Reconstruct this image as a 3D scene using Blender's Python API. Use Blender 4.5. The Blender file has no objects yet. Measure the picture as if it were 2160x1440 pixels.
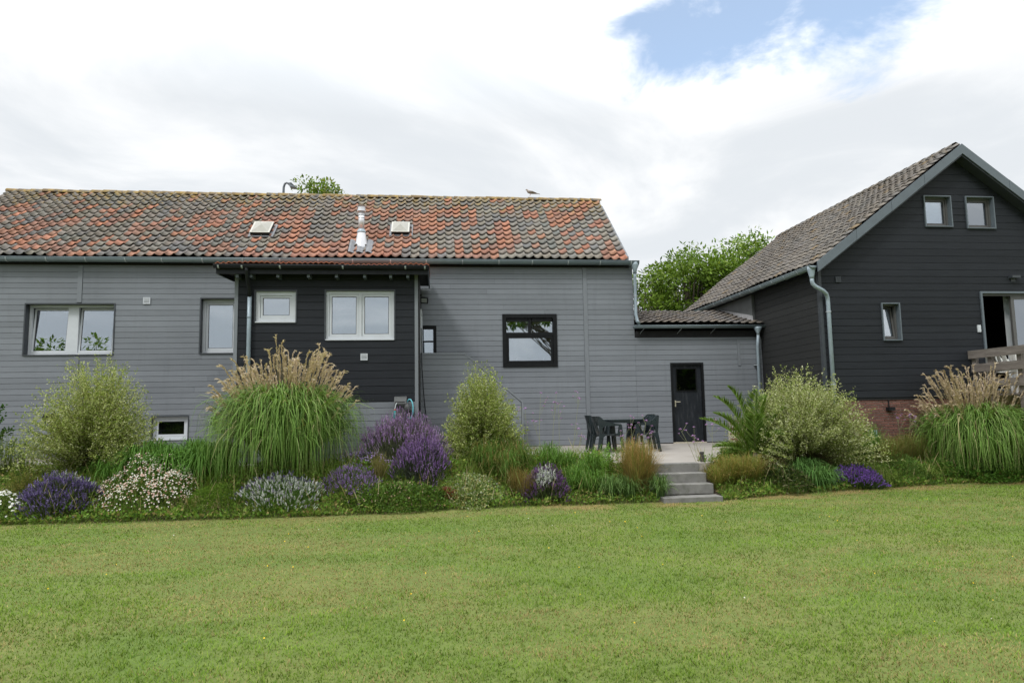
import bpy, math, random
import numpy as np
from mathutils import Matrix, Vector

random.seed(7)
rng = np.random.default_rng(11)
C = bpy.context.scene.collection
SC = bpy.context.scene
R = math.radians

# ------------------------------------------------------------------ camera
cam_d = bpy.data.cameras.new('camera')
cam = bpy.data.objects.new('camera', cam_d)
C.objects.link(cam)
SC.camera = cam
cam_d.sensor_width = 36.0
cam_d.lens = 24.0
cam_d.clip_start = 0.05
cam_d.clip_end = 3000
_r = Vector((0.99378662, -0.10985216, -0.0179071))
_u = Vector((0.00661601, -0.10229982, 0.99473161))
_f = Vector((0.11110531, 0.98866943, 0.10093741))
cam.matrix_world = Matrix(((_r.x, _u.x, -_f.x, 0), (_r.y, _u.y, -_f.y, 0), (_r.z, _u.z, -_f.z, 0.95), (0, 0, 0, 1)))

# ------------------------------------------------------------------ sky, sun, exposure
SUN_EL, SUN_AZ = 48.0, 222.0        # degrees; azimuth clockwise from +Y
CLOUD_LO = (0.69, 0.725, 0.76)
CLOUD_HI = (1.02, 1.02, 1.02)
wd = bpy.data.worlds.new('World')
SC.world = wd
wd.use_nodes = True
nt = wd.node_tree
nt.nodes.clear()
N = nt.nodes.new
LK = nt.links.new
out = N('ShaderNodeOutputWorld')
bg = N('ShaderNodeBackground')
bg.inputs['Strength'].default_value = 1.0
LK(bg.outputs[0], out.inputs[0])
sky = N('ShaderNodeTexSky')
sky.sky_type = 'NISHITA'
sky.sun_disc = False
sky.sun_elevation = R(SUN_EL)
sky.sun_rotation = R(SUN_AZ)
sky.air_density = 1.0
sky.dust_density = 1.5
skyb = N('ShaderNodeMixRGB'); skyb.blend_type = 'MULTIPLY'; skyb.inputs[0].default_value = 1
skyb.inputs[2].default_value = (0.15, 0.165, 0.17, 1)
LK(sky.outputs[0], skyb.inputs[1])
thin = N('ShaderNodeMixRGB'); thin.blend_type = 'ADD'; thin.inputs[0].default_value = 1.0   # thin high veil over the blue
thin.inputs[2].default_value = (0.17, 0.19, 0.20, 1)
LK(skyb.outputs[0], thin.inputs[1])
tc = N('ShaderNodeTexCoord')
sep = N('ShaderNodeSeparateXYZ'); LK(tc.outputs['Generated'], sep.inputs[0])
def wmath(op, a, b=None, clamp=False):
    n = N('ShaderNodeMath'); n.operation = op; n.use_clamp = clamp
    for i, v in enumerate((a, b)):
        if v is None: continue
        if isinstance(v, (int, float)): n.inputs[i].default_value = v
        else: LK(v, n.inputs[i])
    return n.outputs[0]
zz = wmath('ADD', wmath('MAXIMUM', sep.outputs['Z'], 0.0), 0.22)
inv = wmath('DIVIDE', 1.0, zz)
vm = N('ShaderNodeVectorMath'); vm.operation = 'SCALE'
LK(tc.outputs['Generated'], vm.inputs[0]); LK(inv, vm.inputs['Scale'])
def wnoise(scale, detail, rough, dist=0.0, off=(0, 0, 0)):
    m = N('ShaderNodeMapping'); m.inputs['Location'].default_value = off
    LK(vm.outputs[0], m.inputs[0])
    n = N('ShaderNodeTexNoise'); n.inputs['Scale'].default_value = scale
    n.inputs['Detail'].default_value = detail; n.inputs['Roughness'].default_value = rough
    n.inputs['Distortion'].default_value = dist
    LK(m.outputs[0], n.inputs['Vector'])
    return n.outputs['Fac']
def wramp(fac, p0, p1):
    n = N('ShaderNodeMapRange'); n.interpolation_type = 'SMOOTHSTEP'
    n.inputs['From Min'].default_value = p0; n.inputs['From Max'].default_value = p1
    LK(fac, n.inputs['Value'])
    return n.outputs[0]
n_big = wnoise(1.3, 7, 0.55, 0.4, (3.1, 1.7, 0.4))
n_tone = wnoise(1.5, 7, 0.55, 0.6, (8.3, -2.2, 1.0))
n_edge = wnoise(3.2, 6, 0.6, 0.4, (-4.0, 2.0, 0.0))
def hole(d, c0, c1):
    dp = N('ShaderNodeVectorMath'); dp.operation = 'DOT_PRODUCT'
    LK(tc.outputs['Generated'], dp.inputs[0]); dp.inputs[1].default_value = d
    v = wmath('ADD', dp.outputs['Value'], wmath('MULTIPLY', wmath('SUBTRACT', n_edge, 0.5), 0.05))
    return wramp(v, c0, c1)
gap = wmath('MAXIMUM', hole((0.37, 0.765, 0.527), 0.985, 0.997), hole((0.475, 0.715, 0.513), 0.987, 0.999))
gap2 = wramp(n_big, 0.30, 0.20)          # the odd thin place elsewhere in the cover
gapm = wmath('MAXIMUM', wmath('MULTIPLY', gap, 0.95), wmath('MULTIPLY', gap2, 0.4), True)
cm = N('ShaderNodeMixRGB')
cm.inputs[1].default_value = (*CLOUD_LO, 1); cm.inputs[2].default_value = (*CLOUD_HI, 1)
LK(wramp(wmath('ADD', n_tone, wmath('MULTIPLY', sep.outputs['Z'], 0.42)), 0.50, 0.86), cm.inputs[0])
# standard overcast distribution: luminance rises towards the zenith
zen = N('ShaderNodeMapRange'); zen.inputs['From Min'].default_value = 0.40; zen.inputs['From Max'].default_value = 1.0
zen.inputs['To Min'].default_value = 1.0; zen.inputs['To Max'].default_value = 2.7; LK(sep.outputs['Z'], zen.inputs['Value'])
cz = N('ShaderNodeMixRGB'); cz.blend_type = 'MULTIPLY'; cz.inputs[0].default_value = 1; LK(cm.outputs[0], cz.inputs[1]); LK(zen.outputs[0], cz.inputs[2])
fin = N('ShaderNodeMixRGB'); LK(gapm, fin.inputs[0]); LK(cz.outputs[0], fin.inputs[1]); LK(thin.outputs[0], fin.inputs[2])
LK(fin.outputs[0], bg.inputs['Color'])

sun_d = bpy.data.lights.new('sun', 'SUN')
sun_d.energy = 1.5
sun_d.angle = R(11)
sun_d.color = (1.0, 0.98, 0.95)
sun = bpy.data.objects.new('sun', sun_d)
C.objects.link(sun)
_sd = Vector((math.sin(R(SUN_AZ)) * math.cos(R(SUN_EL)), math.cos(R(SUN_AZ)) * math.cos(R(SUN_EL)), math.sin(R(SUN_EL))))
sun.rotation_euler = _sd.to_track_quat('Z', 'Y').to_euler()
sun.location = (-8, -10, 20)
SC.view_settings.view_transform = 'Standard'
SC.view_settings.look = 'None'
SC.view_settings.exposure = 0.22
SC.view_settings.gamma = 1.0
SC.render.engine = 'CYCLES'
SC.cycles.max_bounces = 8
SC.cycles.transparent_max_bounces = 12
SC.cycles.use_denoising = True

# ------------------------------------------------------------------ helpers
ORG = {}
def link(o, parent=None):
    C.objects.link(o)
    if parent is not None: o.parent = parent
    return o
def thing(name, label, cat, loc=(0, 0, 0), group=None):
    o = bpy.data.objects.new(name, None)
    link(o); o.location = loc; o.empty_display_size = 0.2
    ORG[o.name] = tuple(loc)
    tag(o, label, cat, group)
    return o
def tag(o, label=None, cat=None, group=None, kind=None):
    if label: o['label'] = label
    if cat: o['category'] = cat
    if group: o['group'] = group
    if kind: o['kind'] = kind
    return o
class MB:
    def __init__(s): s.v = []; s.f = []
    def add(s, vs, fs):
        b = len(s.v); s.v += [tuple(p) for p in vs]; s.f += [tuple(i + b for i in q) for q in fs]; return s
    def box(s, x0, x1, y0, y1, z0, z1):
        return s.add([(x0, y0, z0), (x1, y0, z0), (x1, y1, z0), (x0, y1, z0), (x0, y0, z1), (x1, y0, z1), (x1, y1, z1), (x0, y1, z1)],
                     [(0, 3, 2, 1), (4, 5, 6, 7), (0, 1, 5, 4), (1, 2, 6, 5), (2, 3, 7, 6), (3, 0, 4, 7)])
    def prism(s, pts, axis, a, b):
        n = len(pts)
        def P(p, t): return (t, p[0], p[1]) if axis == 'x' else ((p[0], t, p[1]) if axis == 'y' else (p[0], p[1], t))
        vs = [P(p, a) for p in pts] + [P(p, b) for p in pts]
        fs = [tuple(range(n)), tuple(range(2 * n - 1, n - 1, -1))] + [(i, i + n, (i + 1) % n + n, (i + 1) % n) for i in range(n)]
        return s.add(vs, fs)
    def tube(s, path, r, seg=8, cap=True):
        path = [Vector(p) for p in path]; n = len(path)
        rs = r if isinstance(r, (list, tuple)) else [r] * n
        vs = []; up = None
        for i, p in enumerate(path):
            t = (path[min(i + 1, n - 1)] - path[max(i - 1, 0)]).normalized()
            if up is None:
                up = t.orthogonal().normalized()
            up = (up - t * up.dot(t)).normalized()
            w = t.cross(up)
            for k in range(seg):
                a = 2 * math.pi * k / seg
                vs.append(p + (up * math.cos(a) + w * math.sin(a)) * rs[i])
        fs = []
        for i in range(n - 1):
            for k in range(seg):
                a, b = i * seg + k, i * seg + (k + 1) % seg
                fs.append((a, b, b + seg, a + seg))
        if cap: fs += [tuple(range(seg - 1, -1, -1)), tuple(range((n - 1) * seg, n * seg))]
        return s.add(vs, fs)
    def lathe(s, c, prof, seg=16, tilt=None):
        vs = []; n = len(prof)
        for r, z in prof:
            for k in range(seg):
                a = 2 * math.pi * k / seg
                p = Vector((r * math.cos(a), r * math.sin(a), z))
                if tilt is not None: p = tilt @ p
                vs.append(p + Vector(c))
        fs = [(i * seg + k, i * seg + (k + 1) % seg, (i + 1) * seg + (k + 1) % seg, (i + 1) * seg + k) for i in range(n - 1) for k in range(seg)]
        fs += [tuple(range(seg - 1, -1, -1)), tuple(range((n - 1) * seg, n * seg))]
        return s.add(vs, fs)
    def frame(s, x0, x1, z0, z1, w, y0, y1):
        s.box(x0, x0 + w, y0, y1, z0, z1); s.box(x1 - w, x1, y0, y1, z0, z1)
        s.box(x0 + w, x1 - w, y0, y1, z1 - w, z1); s.box(x0 + w, x1 - w, y0, y1, z0, z0 + w)
        return s
    def xform(s, m):
        s.v = [tuple(m @ Vector(p)) for p in s.v]; return s
def obj(name, mb, m, parent=None, smooth=False, loc=None):
    o0 = Vector(ORG.get(parent.name, (0, 0, 0))) if parent is not None else Vector(loc or (0, 0, 0))
    me = bpy.data.meshes.new(name)
    me.from_pydata([tuple(Vector(p) - o0) for p in mb.v], [], mb.f)
    me.materials.append(m)
    if smooth: me.polygons.foreach_set('use_smooth', [True] * len(me.polygons))
    me.update()
    o = bpy.data.objects.new(name, me)
    link(o, parent)
    if parent is None: o.location = o0
    ORG[o.name] = tuple(o0)
    return o
def inst(name, me, parent, pos, scale=(1, 1, 1), rot=None):
    o = bpy.data.objects.new(name, me); link(o, parent)
    p = Vector(pos) - Vector(ORG.get(parent.name, (0, 0, 0)))
    if rot is not None:
        o.matrix_local = Matrix.LocRotScale(p, rot.to_quaternion(), Vector(scale))
    else:
        o.location = p; o.scale = scale
    return o
def np_mesh(name, V, F, m, parent=None, col=None, smooth=False):
    """V (n,3) world, F (k,3|4) int, col (n,3)."""
    o0 = np.array(ORG.get(parent.name, (0, 0, 0))) if parent is not None else np.zeros(3)
    V = (np.asarray(V, dtype=np.float64) - o0).astype(np.float32); F = np.asarray(F, dtype=np.int32); k = F.shape[1]
    me = bpy.data.meshes.new(name)
    me.vertices.add(len(V)); me.vertices.foreach_set('co', V.ravel())
    me.loops.add(F.size); me.loops.foreach_set('vertex_index', F.ravel())
    me.polygons.add(len(F)); me.polygons.foreach_set('loop_start', np.arange(0, F.size, k, dtype=np.int32))
    if smooth: me.polygons.foreach_set('use_smooth', np.ones(len(F), dtype=bool))
    if col is not None:
        a = me.color_attributes.new('Col', 'FLOAT_COLOR', 'POINT')
        c4 = np.ones((len(V), 4), dtype=np.float32); c4[:, :3] = col
        a.data.foreach_set('color', c4.ravel())
    me.materials.append(m)
    me.update(calc_edges=True)
    o = bpy.data.objects.new(name, me); link(o, parent)
    ORG[o.name] = tuple(o0)
    return o
class G:
    """collects quads with point colours"""
    def __init__(s): s.V = []; s.F = []; s.K = []; s.n = 0
    def quads(s, P, col):
        # P (n,4,3), col (n,3) or (n,4,3)
        n = len(P)
        if n == 0: return
        s.V.append(P.reshape(-1, 3)); s.F.append(np.arange(n * 4).reshape(n, 4) + s.n)
        col = np.asarray(col)
        if col.ndim == 2: col = np.repeat(col[:, None, :], 4, 1)
        s.K.append(col.reshape(-1, 3)); s.n += n * 4
    def ribbons(s, P, w, side, c0, c1):
        # P (n,S,3), w (n,S), side (n,3); colours base c0 (n,3), tip c1 (n,3)
        n, S = P.shape[:2]
        A = P - side[:, None, :] * w[..., None] * .5; B = P + side[:, None, :] * w[..., None] * .5
        V = np.stack([A, B], 2).reshape(-1, 3)
        base = (np.arange(n) * S * 2)[:, None] + (np.arange(S - 1) * 2)[None, :]
        F = np.stack([base, base + 1, base + 3, base + 2], -1).reshape(-1, 4) + s.n
        t = np.linspace(0, 1, S)[None, :, None]
        K = c0[:, None, :] * (1 - t) + c1[:, None, :] * t
        s.V.append(V); s.F.append(F); s.K.append(np.repeat(K[:, :, None, :], 2, 2).reshape(-1, 3)); s.n += len(V)
    def build(s, name, m, parent):
        o = np_mesh(name, np.concatenate(s.V), np.concatenate(s.F), m, parent, np.concatenate(s.K))
        if name in ('flowers', 'plumes'): o['kind'] = 'stuff'      # far too small and many to pick apart
        return o
def unit(a): return a / np.maximum(np.linalg.norm(a, axis=-1, keepdims=True), 1e-9)
def jit(c, n, v=.15, hue=.06):
    c = np.array(c)[None, :] * (1 + rng.uniform(-v, v, (n, 1))) * (1 + rng.uniform(-hue, hue, (n, 3)))
    return np.clip(c, 0, 1)
def mixpal(pal, wts, n, v=.15):
    pal = np.array(pal); k = rng.choice(len(pal), n, p=np.array(wts) / sum(wts))
    return np.clip(pal[k] * (1 + rng.uniform(-v, v, (n, 1))), 0, 1)
_LAT = rng.random((256, 256))
def vnoise(x, y):
    x = np.asarray(x, float); y = np.asarray(y, float)
    xi = np.floor(x).astype(int); yi = np.floor(y).astype(int); fx = x - xi; fy = y - yi
    fx = fx * fx * (3 - 2 * fx); fy = fy * fy * (3 - 2 * fy)
    L = lambda a, b: _LAT[a % 256, b % 256]
    return (L(xi, yi) * (1 - fx) + L(xi + 1, yi) * fx) * (1 - fy) + (L(xi, yi + 1) * (1 - fx) + L(xi + 1, yi + 1) * fx) * fy
def fbm(x, y, o=4):
    t = 0; a = .5; s = 0
    for i in range(o):
        t = t + a * vnoise(x * 2 ** i + 17 * i, y * 2 ** i + 31 * i); s += a; a *= .5
    return t / s

# ------------------------------------------------------------------ materials
def new_mat(name):
    m = bpy.data.materials.new(name); m.use_nodes = True
    t = m.node_tree; b = t.nodes['Principled BSDF']
    return m, t, b
def pos_noise(t, scale, detail=4, rough=.55, stretch=(1, 1, 1), coord='pos'):
    if coord == 'pos':
        g = t.nodes.new('ShaderNodeNewGeometry').outputs['Position']
    else:
        g = t.nodes.new('ShaderNodeTexCoord').outputs['Object']
    mp = t.nodes.new('ShaderNodeMapping'); mp.inputs['Scale'].default_value = stretch
    t.links.new(g, mp.inputs[0])
    n = t.nodes.new('ShaderNodeTexNoise'); n.inputs['Scale'].default_value = scale
    n.inputs['Detail'].default_value = detail; n.inputs['Roughness'].default_value = rough
    t.links.new(mp.outputs[0], n.inputs['Vector'])
    return n.outputs['Fac']
def mixc(t, fac, a, b, blend='MIX'):
    n = t.nodes.new('ShaderNodeMixRGB'); n.blend_type = blend
    for i, v in ((0, fac), (1, a), (2, b)):
        if isinstance(v, (int, float)): n.inputs[i].default_value = v
        elif isinstance(v, tuple): n.inputs[i].default_value = (*v[:3], 1)
        else: t.links.new(v, n.inputs[i])
    return n.outputs[0]
def rampv(t, fac, a, b, lo=0.0, hi=1.0):
    n = t.nodes.new('ShaderNodeMapRange'); n.inputs['From Min'].default_value = a; n.inputs['From Max'].default_value = b
    n.inputs['To Min'].default_value = lo; n.inputs['To Max'].default_value = hi
    t.links.new(fac, n.inputs['Value']); return n.outputs[0]
def bump(t, b, h, strength=.3, dist=.01):
    n = t.nodes.new('ShaderNodeBump'); n.inputs['Strength'].default_value = strength; n.inputs['Distance'].default_value = dist
    t.links.new(h, n.inputs['Height']); t.links.new(n.outputs[0], b.inputs['Normal'])
def sc(c, k): return tuple(min(1, x * k) for x in c)
def pbr(name, col, rough=.6, var=.12, scale=6, metal=0.0, bmp=0.0, bscale=60, stretch=(1, 1, 1), rnd=0.0, spec=.5, dirt=None):
    m, t, b = new_mat(name)
    n = pos_noise(t, scale, 5, .6, stretch)
    c = mixc(t, rampv(t, n, .3, .7), sc(col, 1 - var), sc(col, 1 + var))
    if rnd:
        oi = t.nodes.new('ShaderNodeObjectInfo')
        c = mixc(t, 1.0, c, rampv(t, oi.outputs['Random'], 0, 1, 1 - rnd, 1 + rnd), 'MULTIPLY')
    if dirt:
        n2 = pos_noise(t, dirt[1], 6, .65, dirt[2] if len(dirt) > 2 else (1, 1, 1))
        c = mixc(t, rampv(t, n2, .5, .72, 0, dirt[3] if len(dirt) > 3 else .6), c, dirt[0])
    t.links.new(c, b.inputs['Base Color'])
    b.inputs['Roughness'].default_value = rough; b.inputs['Metallic'].default_value = metal
    b.inputs['Specular IOR Level'].default_value = spec
    rr = pos_noise(t, scale * 1.7, 3)
    t.links.new(rampv(t, rr, .3, .7, max(.02, rough - .08), min(1, rough + .08)), b.inputs['Roughness'])
    if bmp: bump(t, b, pos_noise(t, bscale, 4, .6, stretch), bmp)
    return m
def vcol_mat(name, trans=.3, rough=.55, spec=.25):
    m = bpy.data.materials.new(name); m.use_nodes = True
    t = m.node_tree; t.nodes.clear()
    o = t.nodes.new('ShaderNodeOutputMaterial')
    a = t.nodes.new('ShaderNodeVertexColor'); a.layer_name = 'Col'
    p = t.nodes.new('ShaderNodeBsdfPrincipled'); p.inputs['Roughness'].default_value = rough
    p.inputs['Specular IOR Level'].default_value = spec
    t.links.new(a.outputs[0], p.inputs['Base Color'])
    tr = t.nodes.new('ShaderNodeBsdfTranslucent'); t.links.new(mixc(t, 1.0, a.outputs[0], (1.0, 1.0, .6), 'MULTIPLY'), tr.inputs[0])
    mx = t.nodes.new('ShaderNodeMixShader'); mx.inputs[0].default_value = trans
    t.links.new(p.outputs[0], mx.inputs[1]); t.links.new(tr.outputs[0], mx.inputs[2]); t.links.new(mx.outputs[0], o.inputs[0])
    return m
def glass_mat(name, refl=.3, tint=(.75, .8, .82)):
    m = bpy.data.materials.new(name); m.use_nodes = True
    t = m.node_tree; t.nodes.clear()
    o = t.nodes.new('ShaderNodeOutputMaterial')
    tr = t.nodes.new('ShaderNodeBsdfTransparent'); tr.inputs[0].default_value = (*tint, 1)
    gl = t.nodes.new('ShaderNodeBsdfGlossy'); gl.inputs[0].default_value = (.88, .94, 1, 1); gl.inputs['Roughness'].default_value = .01
    n = pos_noise(t, 1.6, 2)
    bp = t.nodes.new('ShaderNodeBump'); bp.inputs['Strength'].default_value = .03; bp.inputs['Distance'].default_value = .02
    t.links.new(n, bp.inputs['Height']); t.links.new(bp.outputs[0], gl.inputs['Normal'])
    fr = t.nodes.new('ShaderNodeFresnel'); fr.inputs[0].default_value = 1.5
    ad = t.nodes.new('ShaderNodeMath'); ad.operation = 'ADD'; ad.use_clamp = True; ad.inputs[1].default_value = refl
    t.links.new(fr.outputs[0], ad.inputs[0])
    mx = t.nodes.new('ShaderNodeMixShader'); t.links.new(ad.outputs[0], mx.inputs[0])
    t.links.new(tr.outputs[0], mx.inputs[1]); t.links.new(gl.outputs[0], mx.inputs[2]); t.links.new(mx.outputs[0], o.inputs[0])
    return m
def board_mat(name, col, rough=.5, var=.07, axis=(1.2, 14, 30)):
    m, t, b = new_mat(name)
    oi = t.nodes.new('ShaderNodeObjectInfo')
    gr = pos_noise(t, 2.2, 5, .6, axis)
    big = pos_noise(t, .7, 4, .6)
    c = mixc(t, rampv(t, gr, .3, .7), sc(col, 1 - var), sc(col, 1 + var))
    c = mixc(t, 1.0, c, rampv(t, big, .3, .7, .93, 1.07), 'MULTIPLY')
    c = mixc(t, 1.0, c, rampv(t, oi.outputs['Random'], 0, 1, .92, 1.08), 'MULTIPLY')
    stq = pos_noise(t, 1.0, 5, .65, (5, 5, .35))
    c = mixc(t, rampv(t, stq, .55, .75, 0, .22), c, sc(col, .62))
    spk = pos_noise(t, 26, 3, .7)
    c = mixc(t, rampv(t, spk, .70, .80, 0, .35), c, sc(col, 1.6))
    t.links.new(c, b.inputs['Base Color'])
    b.inputs['Roughness'].default_value = rough; b.inputs['Specular IOR Level'].default_value = .18
    bump(t, b, gr, .15, .004)
    return m
M = {}
M['grey_board'] = board_mat('grey_board_paint', (.178, .194, .213))
M['dark_board'] = board_mat('dark_board_paint', (.0180, .0205, .0250), .55, .20)
M['dark_side'] = board_mat('dark_side_lit', (.026, .027, .027), .6, .12, (14, 1.2, 30))  # same dark boards; the flank's lighter, warmer light is put into the colour
M['grey_trim'] = board_mat('grey_trim_paint', (.180, .196, .214), .5, .05, (14, 14, 1.5))
M['core'] = pbr('wall_core', (.012, .012, .013), .9, .1)
M['reveal'] = pbr('dark_reveal_paint', (.040, .047, .055), .45, .1, 5)
M['reveal_grey'] = pbr('grey_aluminium_trim', (.10, .122, .14), .4, .08, 5)
M['white_pvc'] = pbr('white_window_plastic', (.50, .53, .56), .45, .04, 4, dirt=((.40, .41, .42), 3, (1, 1, 1), .25))
M['seal'] = pbr('black_seal', (.01, .01, .01), .7, .1)
M['black_paint'] = pbr('black_window_paint', (.008, .009, .010), .55, .25, 9, bmp=.1, bscale=30, spec=.15)
M['brown_frame'] = pbr('grey_brown_frame', (.085, .085, .082), .45, .08, 6)
M['glass'] = glass_mat('window_glass', .30)
M['glass_clear'] = glass_mat('clear_glass', .05)
M['blind'] = pbr('pale_blind', (.42, .44, .45), .8, .05, 3)
M['frost'] = pbr('frosted_panel', (.34, .36, .37), .6, .04, 2)
M['dome_frame'] = pbr('weathered_dome_frame', (.40, .40, .36), .5, .1, 5)
M['dome'] = pbr('weathered_acrylic', (.25, .25, .215), .35, .15, 3)
M['room'] = pbr('dim_room', (.10, .105, .105), .9, .2, 1.2)
M['room_dark'] = pbr('dark_room', (.012, .012, .012), .9, .2, 1.2)
M['zinc'] = pbr('zinc', (.17, .215, .235), .45, .14, 5, metal=.15, dirt=((.12, .15, .165), 2.5, (1, 1, 1), .5))
M['zinc_light'] = pbr('bright_zinc', (.28, .345, .39), .45, .10, 6, metal=.15, dirt=((.20, .25, .28), 3, (1, 1, .4), .5))
M['strap'] = pbr('strap_metal', (.42, .46, .49), .4, .1, 8, metal=.3)
M['steel'] = pbr('stainless_steel', (.66, .68, .71), .32, .06, 4, metal=.45)
M['lead'] = pbr('lead_sheet', (.15, .158, .172), .6, .15, 5, bmp=.3, bscale=12)
M['black_pvc'] = pbr('black_plastic', (.011, .013, .015), .45, .15, 6, spec=.25)
M['concrete'] = pbr('patio_concrete', (.27, .252, .228), .85, .10, 1.2, bmp=.15, bscale=80, dirt=((.22, .20, .17), 1.0, (1, 1, 1), .55))
M['step_concrete'] = pbr('step_concrete', (.158, .155, .146), .85, .2, 4, bmp=.25, bscale=60, dirt=((.075, .08, .055), 6, (1, 1, 1), .8))
M['mortar'] = pbr('mortar', (.42, .38, .34), .9, .1, 10, bmp=.3)
M['brick'] = pbr('red_brick', (.145, .062, .049), .85, .22, 14, bmp=.4, bscale=70, rnd=.28, dirt=((.07, .04, .034), 20, (1, 1, 1), .6))
M['deck_wood'] = pbr('weathered_wood', (.155, .135, .12), .8, .25, 3, bmp=.35, bscale=10, stretch=(6, .6, 8), dirt=((.30, .27, .25), 6, (3, .5, 3), .6))
M['gutter_sheen'] = M['zinc']
M['dark_plastic'] = pbr('dark_garden_plastic', (.016, .024, .027), .32, .2, 6)
M['white_plastic'] = pbr('white_garden_plastic', (.62, .62, .60), .45, .08, 5)
M['soil'] = pbr('garden_soil', (.055, .042, .030), .95, .35, 5, bmp=.5, bscale=30)
M['plant'] = vcol_mat('leaf', .30, .6, .15)
M['straw'] = vcol_mat('dry_plume', .35, .7, .1)
M['petal'] = vcol_mat('petal', .2, .7, .1)
M['turf_blade'] = vcol_mat('turf_blade', .25, .9, .0)
M['bark'] = pbr('bark', (.10, .08, .06), .9, .3, 8, bmp=.5, bscale=20)

def tile_mat(name, lichen_z=None, lichen=(.33, .23, .07), rough=.8):
    m, t, b = new_mat(name)
    a = t.nodes.new('ShaderNodeVertexColor'); a.layer_name = 'Col'
    n = pos_noise(t, 9, 6, .65); n2 = pos_noise(t, 38, 4, .7); n3 = pos_noise(t, 3.2, 5, .6)
    c = mixc(t, 1.0, a.outputs[0], rampv(t, n, .25, .75, .80, 1.36), 'MULTIPLY')
    c = mixc(t, rampv(t, n2, .60, .75, 0, .45), c, (.075, .07, .06))
    c = mixc(t, rampv(t, n3, .58, .78, 0, .5), c, (.18, .17, .14))
    n5 = pos_noise(t, 1.4, 6, .65)
    c = mixc(t, rampv(t, n5, .40, .70, 0, .42), c, (.20, .155, .115))
    if lichen_z:
        g = t.nodes.new('ShaderNodeNewGeometry'); s = t.nodes.new('ShaderNodeSeparateXYZ'); t.links.new(g.outputs['Position'], s.inputs[0])
        grad = rampv(t, s.outputs['Z'], lichen_z[0], lichen_z[1], -.10, .15)
        n4 = pos_noise(t, 5.5, 6, .7)
        ad = t.nodes.new('ShaderNodeMath'); ad.operation = 'ADD'; t.links.new(n4, ad.inputs[0]); t.links.new(grad, ad.inputs[1])
        c = mixc(t, rampv(t, ad.outputs[0], .60, .72, 0, .85), c, lichen)
    t.links.new(c, b.inputs['Base Color']); b.inputs['Roughness'].default_value = rough
    b.inputs['Specular IOR Level'].default_value = .3
    bump(t, b, n2, .25, .004)
    return m
M['pantile'] = tile_mat('old_clay_pantile', (5.9, 7.7))
M['greytile'] = tile_mat('old_concrete_tile', (4.0, 9.5), (.20, .14, .06))
M['redtile'] = tile_mat('new_clay_tile')

# ================================================================== SETTING
EDGE = ((-30, 12.5), (-9, 12.25), (-6.3, 12.02), (-1.75, 11.86), (1.5, 12.24), (3.6, 12.15), (5.3, 12.15), (7.15, 12.75), (10.6, 13.4), (16, 13.7), (30, 14))
EX = np.array([e[0] for e in EDGE]); EY = np.array([e[1] for e in EDGE])
def edge_y(x): return np.interp(x, EX, EY)
def ground_h(x, y):
    x = np.asarray(x, float); y = np.asarray(y, float)
    e = edge_y(x) + .12 * (fbm(x * 1.1, x * 0 + 3.3, 2) - .5)
    t = np.clip((y - e + .1) / 1.7, 0, 1); t = t * t * (3 - 2 * t)
    lawn = -.75 + .05 * (fbm(x * .25 + 5, y * .25, 3) - .5) * np.clip((13 - y) / 3, 0, 1)
    far = np.clip((y - 30) / 40, 0, 1) * .0
    bed = .62 + .12 * (fbm(x * 1.3, y * 1.3, 3) - .5) * (t > 0) * (1 - np.clip((y - e - 1.6) / .5, 0, 1))
    return lawn + t * bed + far
def axis_pts(a, b, c, d, fine, coarse):
    return np.concatenate([np.linspace(a, b, coarse)[:-1], np.arange(b, c, fine), np.linspace(c, d, coarse)])
gx = axis_pts(-900, -14, 18, 900, .22, 14); gy = axis_pts(-400, 2, 16, 1400, .16, 16)
GX, GY = np.meshgrid(gx, gy)
GZ = ground_h(GX, GY)
nv = GX.shape
idx = np.arange(GX.size).reshape(nv)
GF = np.stack([idx[:-1, :-1], idx[:-1, 1:], idx[1:, 1:], idx[1:, :-1]], -1).reshape(-1, 4)
def ground_material():
    m, t, b = new_mat('ground_earth_and_thatch')
    n1 = pos_noise(t, .55, 5, .6); n2 = pos_noise(t, 14, 5, .7)
    c = mixc(t, rampv(t, n1, .35, .65), (.085, .135, .016), (.125, .145, .03))
    c = mixc(t, rampv(t, n2, .4, .7, 0, .5), c, (.05, .08, .010))
    # bare soil where the ground rises out of the lawn into the bed
    a = t.nodes.new('ShaderNodeVertexColor'); a.layer_name = 'Col'
    s = t.nodes.new('ShaderNodeSeparateColor'); t.links.new(a.outputs[0], s.inputs[0])
    c = mixc(t, s.outputs[0], c, mixc(t, rampv(t, n2, .3, .7), (.030, .024, .018), (.075, .058, .042)))
    c = mixc(t, s.outputs[1], c, (.21, .135, .055))
    t.links.new(c, b.inputs['Base Color']); b.inputs['Roughness'].default_value = .95
    bump(t, b, n2, .5, .02)
    return m
bedm = np.clip((GY - edge_y(GX)) / .15, 0, 1) * (GY < 30)
def dry_at(x, y):
    """dry, strawy turf along the foot of the bed, mostly right of the steps"""
    e = edge_y(x); d = e - y
    k = np.exp(-((d - .16) / .42) ** 2) * np.interp(x, (-12, -4, 1, 2.0, 3.2, 5, 9, 14), (.1, .2, .45, 1.2, .9, 1.15, 1.3, 1.2))
    return np.clip(k * np.clip((fbm(x * 1.5 + 2, y * 2.2, 4) - .36) * 3.2, 0, 1.2), 0, .8)
gcol = np.stack([bedm, dry_at(GX, GY) * .6, GX * 0], -1).reshape(-1, 3)
g = np_mesh('ground', np.stack([GX, GY, GZ], -1).reshape(-1, 3), GF, ground_material(), None, gcol, True)
tag(g, kind='structure')

def patio_z(y): return -.0237 * (18 - y)
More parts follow.
